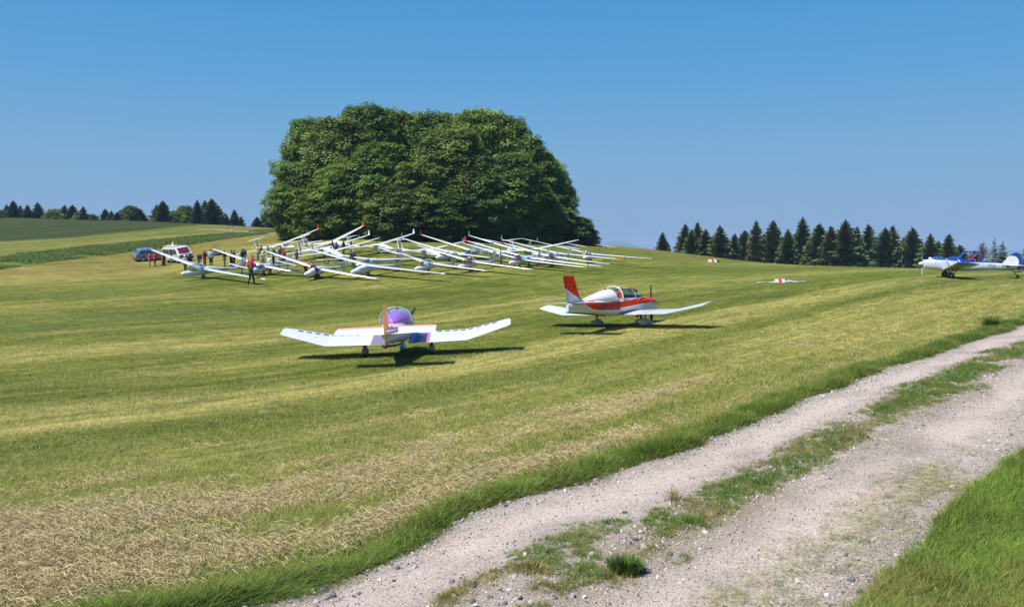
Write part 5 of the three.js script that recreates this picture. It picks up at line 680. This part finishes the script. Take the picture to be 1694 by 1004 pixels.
{ // long grass: left verge and right bank
  const r = rng(41), v = [], bk = [];
  while (v.length < 15000) { const s = -1 + 46 * r() ** 1.5, l = edgeL(s) - (.3 + .32 * sstep(4, 12, s)) * r() ** 1.3 + .03, [x, d] = fromTrack(s, l); if (!inView(x, d)) continue; const n = fbm(s * .9, l * 2, 3), tall = .5 + .95 * clamp(.4 + n * 1.3, 0, 1), out = sstep(.12, 0, edgeL(s) - l), k = .7 + .65 * r(); v.push({ m: xf(x, H(x, d) - .005, -d, (r() - .5) * .3, r() * 6.3, (r() - .5) * .3, .9 + .5 * r(), tall * (1 - .5 * out) * (.8 + .5 * r()), .9 + .5 * r()), c: col3(mix3(r() < .12 ? [.38, .33, .13] : [.08, .15, .02], [.19, .25, .04], r() * .8 + .1 * n), k) }); }
  stuff('verge_grass', blades(3, 15, .18, .075, .0026, .8), bladeMat, v, 'long green grass of the verge between meadow and gravel track', 'grass');
  while (bk.length < 56000) { const s = 1.5 + 26 * r() ** 1.6, l = edgeR(s) - .02 + 4.5 * r() ** 1.4, [x, d] = fromTrack(s, l); if (!inView(x, d) || d < 1.6) continue; const n = fbm(s * .8, l * 1.1, 3), lx = l - edgeR(s), tall = .5 + .75 * clamp(.45 + n, 0, 1) + .5 * sstep(.5, .1, lx) * r(), k = .65 + .7 * r(); const brown = clamp(fbm(s * .9 + 7, l * 1.6, 3) * 2, 0, .7); bk.push({ m: xf(x, H(x, d) - .005, -d, (r() - .5) * .35, r() * 6.3, (r() - .5) * .35, .85 + .5 * r(), tall * (.75 + .5 * r()), .85 + .5 * r()), c: col3(mix3(mix3(n > 0 ? [.13, .24, .03] : [.07, .14, .016], [.29, .37, .07], r() ** 1.4), [.3, .25, .09], r() < brown ? .7 : .03), k) }); }
  stuff('bank_grass', blades(4, 15, .13, .08, .0024, .9), bladeMat, bk, 'lush green grass on the bank right of the gravel track', 'grass');
  // centre strip between the ruts
  const PATCH = [[3.6, -3.9, .16], [3.7, -3.2, .12], [4.0, -3.35, .09], [4.55, -3.85, .1], [5.0, -3.8, .12], [5.3, -2.95, .1], [5.75, -3.4, .12], [5.7, -4.0, .12], [6.6, -3.3, .14], [6.65, -4.05, .12], [7.6, -3.35, .16], [8.0, -4.0, .14], [8.5, -3.9, .14], [9.0, -2.95, .12], [9.9, -3.85, .2], [4.2, -3.6, .16], [4.5, -3.15, .2], [4.85, -3.55, .12], [5.2, -3.3, .14], [5.5, -3.75, .22], [6.0, -3.7, .4], [6.4, -3.75, .34], [6.2, -3.3, .2], [6.9, -3.6, .22], [7.2, -3.1, .26], [7.3, -3.7, .3], [7.8, -3.7, .32], [8.2, -3.3, .3], [8.7, -3.4, .45], [9.3, -3.5, .4], [9.8, -3.3, .42], [10.5, -3.55, .4], [11.0, -3.3, .45], [11.9, -3.6, .5], [12.8, -3.5, .5], [14, -3.7, .6], [15.2, -3.5, .6], [16.4, -3.8, .6], [17.6, -3.7, .7], [19.2, -3.7, .8], [21, -3.7, .9], [23, -3.7, 1], [25.5, -3.8, 1.1], [28, -3.8, 1.2], [31, -3.8, 1.4]], cs = [];
  for (let i = 0; i < 60000 && cs.length < 9000; i++) { const s = 3 + 44 * r() ** 1.5, l = -3.55 + (r() + r() - 1) * 1.0, far = sstep(5, 16, s); let m = -.24 + .5 * far - ((l + 3.55 + .15 * far) / .75) ** 2 * .9 + fbm(s * .75 + 2, l * 1.7, 3) * 1.25 + fbm(s * 3.3, l * 3.3, 3) * .7; for (const [ps, pl, R] of PATCH) if (Math.abs(ps - s) < .8) m += .5 * Math.exp(-(((s - ps) / (R * 1.3)) ** 2 + ((l - pl) / R) ** 2)); if (m < .02 + .12 * r()) continue; const [x, d] = fromTrack(s, l); if (!inView(x, d)) continue; const k = .65 + .65 * r(), h = .22 + clamp(m, 0, .8) * .7 + .3 * r(), dry = clamp(.58 - m * .7 + fbm(s * 2 + 5, l * 2, 2) * .9, 0, 1); cs.push({ m: xf(x, trackY(s, l) - .006, -d, (r() - .5) * .3, r() * 6.3, (r() - .5) * .3, .7 + .5 * r(), h, .7 + .5 * r()), c: col3(mix3([.13, .21, .035], [.3, .24, .09], dry), k) }); }
  stuff('centre_grass', blades(5, 14, .1, .055, .0022, 1.0), bladeMat, cs, 'patchy grass growing along the middle of the gravel track', 'grass');
  // a rough belt of tall grass below the upper field, far left
  const fr = []; while (fr.length < 9000) { const s = 20 + r() * 70, l = lerp(stripUp(s), stripLow(s), r()), [x, d] = fromTrack(s, l); if (x < -95 || x > -38 || fbm(x * .2, d * .2, 2) < -.3) continue; const k = .7 + .6 * r(); fr.push({ m: xf(x, H(x, d), -d, 0, r() * 6.3, 0, 1 + r() * .6, .2 + .3 * r(), 1 + r() * .6), c: col3(mix3([.15, .225, .06], [.22, .29, .09], r()), k) }); }
  stuff('tall_grass', blades(6, 12, .62, .4, .03, .7), bladeMat, fr, 'belt of tall green grass below the upper field at the left', 'grass');
  // single clumps that stand out
  const clump = (label, x, d, y, R, h, n, c0, c1, cat = 'grass tuft') => { const q = rng(n), pos = [], idx = [], col = []; for (let i = 0; i < n; i++) { const a = q() * 6.283, u = R * Math.sqrt(q()) * .75, X = Math.cos(a) * u, Z = Math.sin(a) * u, L = h * (.5 + .6 * q()) * (1.1 - .5 * u / R), o = (.25 + .9 * u / R) * L * .8, b = a + (q() - .5) * 1.2, cx = Math.cos(b), cz = Math.sin(b), W = .003 + .002 * q(), k = pos.length / 3, c = mix3(c0, c1, q()), v = .7 + .6 * q(); for (const [t, ww] of [[0, 1], [.55, .8], [1, 0]]) { const px = X + cx * o * t * t, pz = Z + cz * o * t * t, py = L * t * (1 - .12 * t) - .012; if (ww) { pos.push(px - cz * W, py, pz + cx * W, px + cz * W, py, pz - cx * W); col.push(...c.map(e => e * v), ...c.map(e => e * v)); } else { pos.push(px, py, pz); col.push(...c.map(e => e * v)); } } idx.push(k, k + 1, k + 2, k + 1, k + 3, k + 2, k + 2, k + 3, k + 4); } const m = new THREE.MeshPhysicalMaterial({ vertexColors: true, side: THREE.DoubleSide, roughness: .8, transmission: .3, thickness: 0, specularIntensity: .25 }); const o = solo('grass_tuft', geoFrom(pos, idx, col), m, label, cat); o.position.set(x, y, -d); };
  const onTrack = (s, l) => { const [x, d] = fromTrack(s, l); return [x, d, trackY(s, l)]; };
  clump('dense blue-green tuft of grass alone in the middle of the track, near the lower edge', ...onTrack(4.75, -3.18), .15, .14, 800, [.06, .125, .03], [.17, .25, .05]);
  clump('small yellowish tuft of grass left of the blue-green tuft on the track', ...onTrack(4.2, -3.62), .12, .08, 260, [.1, .13, .03], [.28, .21, .08]);
  clump('tall dry weed tuft on the track among the green patches', ...onTrack(6.75, -3.95), .13, .17, 70, [.2, .2, .07], [.36, .29, .13]);
  clump('tall clump of weeds in the far verge at the right', 15.7, 26.2, H(15.7, 26.2), .28, .6, 500, [.06, .12, .02], [.12, .17, .03], 'weeds');
  // broad leaved weeds in the verge
  const lf = []; for (let i = 0; i < 90; i++) { const s = 1 + 26 * r() ** 1.4, l = edgeL(s) - .1 - .4 * r(), [x, d] = fromTrack(s, l); for (let k = 0; k < 5; k++) lf.push({ m: xf(x, H(x, d) + .03 + .06 * r(), -d, 0, r() * 6.3, .35 + .5 * r(), .35 + .4 * r()), c: col3([.1, .17, .025], .8 + .6 * r()) }); }
  const leaf = geoFrom([0, 0, 0, .05, .02, -.025, .13, 0, 0, .05, .02, .025, .05, .008, 0], [0, 1, 4, 1, 2, 4, 2, 3, 4, 3, 0, 4]); stuff('weed_leaves', leaf, bladeMat, lf, 'broad weed leaves growing among the verge grass', 'weeds');
}
{ // stones of the gravel
  const r = rng(51), small = [], big = [], peb = new THREE.IcosahedronGeometry(1, 0), st = new THREE.IcosahedronGeometry(1, 1), p = st.attributes.position; for (let i = 0; i < p.count; i++) { const x = p.getX(i), y = p.getY(i), z = p.getZ(i), n = 1 + .5 * fbm(x * 1.4 + 3 + y, z * 1.4 - y * 1.2, 2); p.setXYZ(i, x * n, y * n, z * n); } const stg = toCreasedNormals(mergeVertices(st), .35);
  const worn = l => Math.max(Math.exp(-(((l - rutL) / .42) ** 2)), Math.exp(-(((l - rutR) / .4) ** 2)));
  while (small.length < 80000) { const s = 1.2 + 22 * r() ** 1.7, l = lerp(-5.35, -1.7, r()), [x, d] = fromTrack(s, l); if (!inView(x, d) || d < 2.5 || r() < worn(l) * .72) continue; const q = (.0022 + .0065 * r() ** 3) * (1 + d / 30), t = r(), c = t < .22 ? [.11, .1, .095] : t < .6 ? [.36, .325, .29] : t < .9 ? [.47, .42, .37] : [.6, .56, .5]; small.push({ m: xf(x, trackY(s, l) + q * .25, -d, r() * 3, r() * 6, r() * 3, q * (.8 + .6 * r()), q * (.45 + .4 * r()), q), c: col3(c, .8 + .4 * r()) }); }
  stuff('gravel_grit', peb, strawMat, small, 'fine grit and pebbles of the gravel track', 'gravel');
  while (big.length < 2400) { const s = 2 + 16 * r() ** 1.6, z = r(), l = z < .42 ? edgeL(s) + .04 + .4 * r() ** 1.5 : z < .8 ? -3.55 + (r() + r() - 1) * .75 : edgeR(s) - .05 - .6 * r(), [x, d] = fromTrack(s, l); if (!inView(x, d)) continue; const q = .007 + .02 * r() ** 3.2, t = r(), c = t < .2 ? [.13, .13, .135] : t < .75 ? [.32, .31, .3] : [.5, .48, .45]; big.push({ m: xf(x, trackY(s, l) + q * .2, -d, r() * 3, r() * 6, r() * 3, q * (.9 + .6 * r()), q * (.55 + .3 * r()), q), c: col3(c, .8 + .4 * r()) }); }
  stuff('gravel_stones', stg, M('stone', 1, 1, 1, .9, { specularIntensity: .3 }), big, 'loose grey stones along the edges and middle of the track', 'stones');
}
renderer.render(scene, camera);
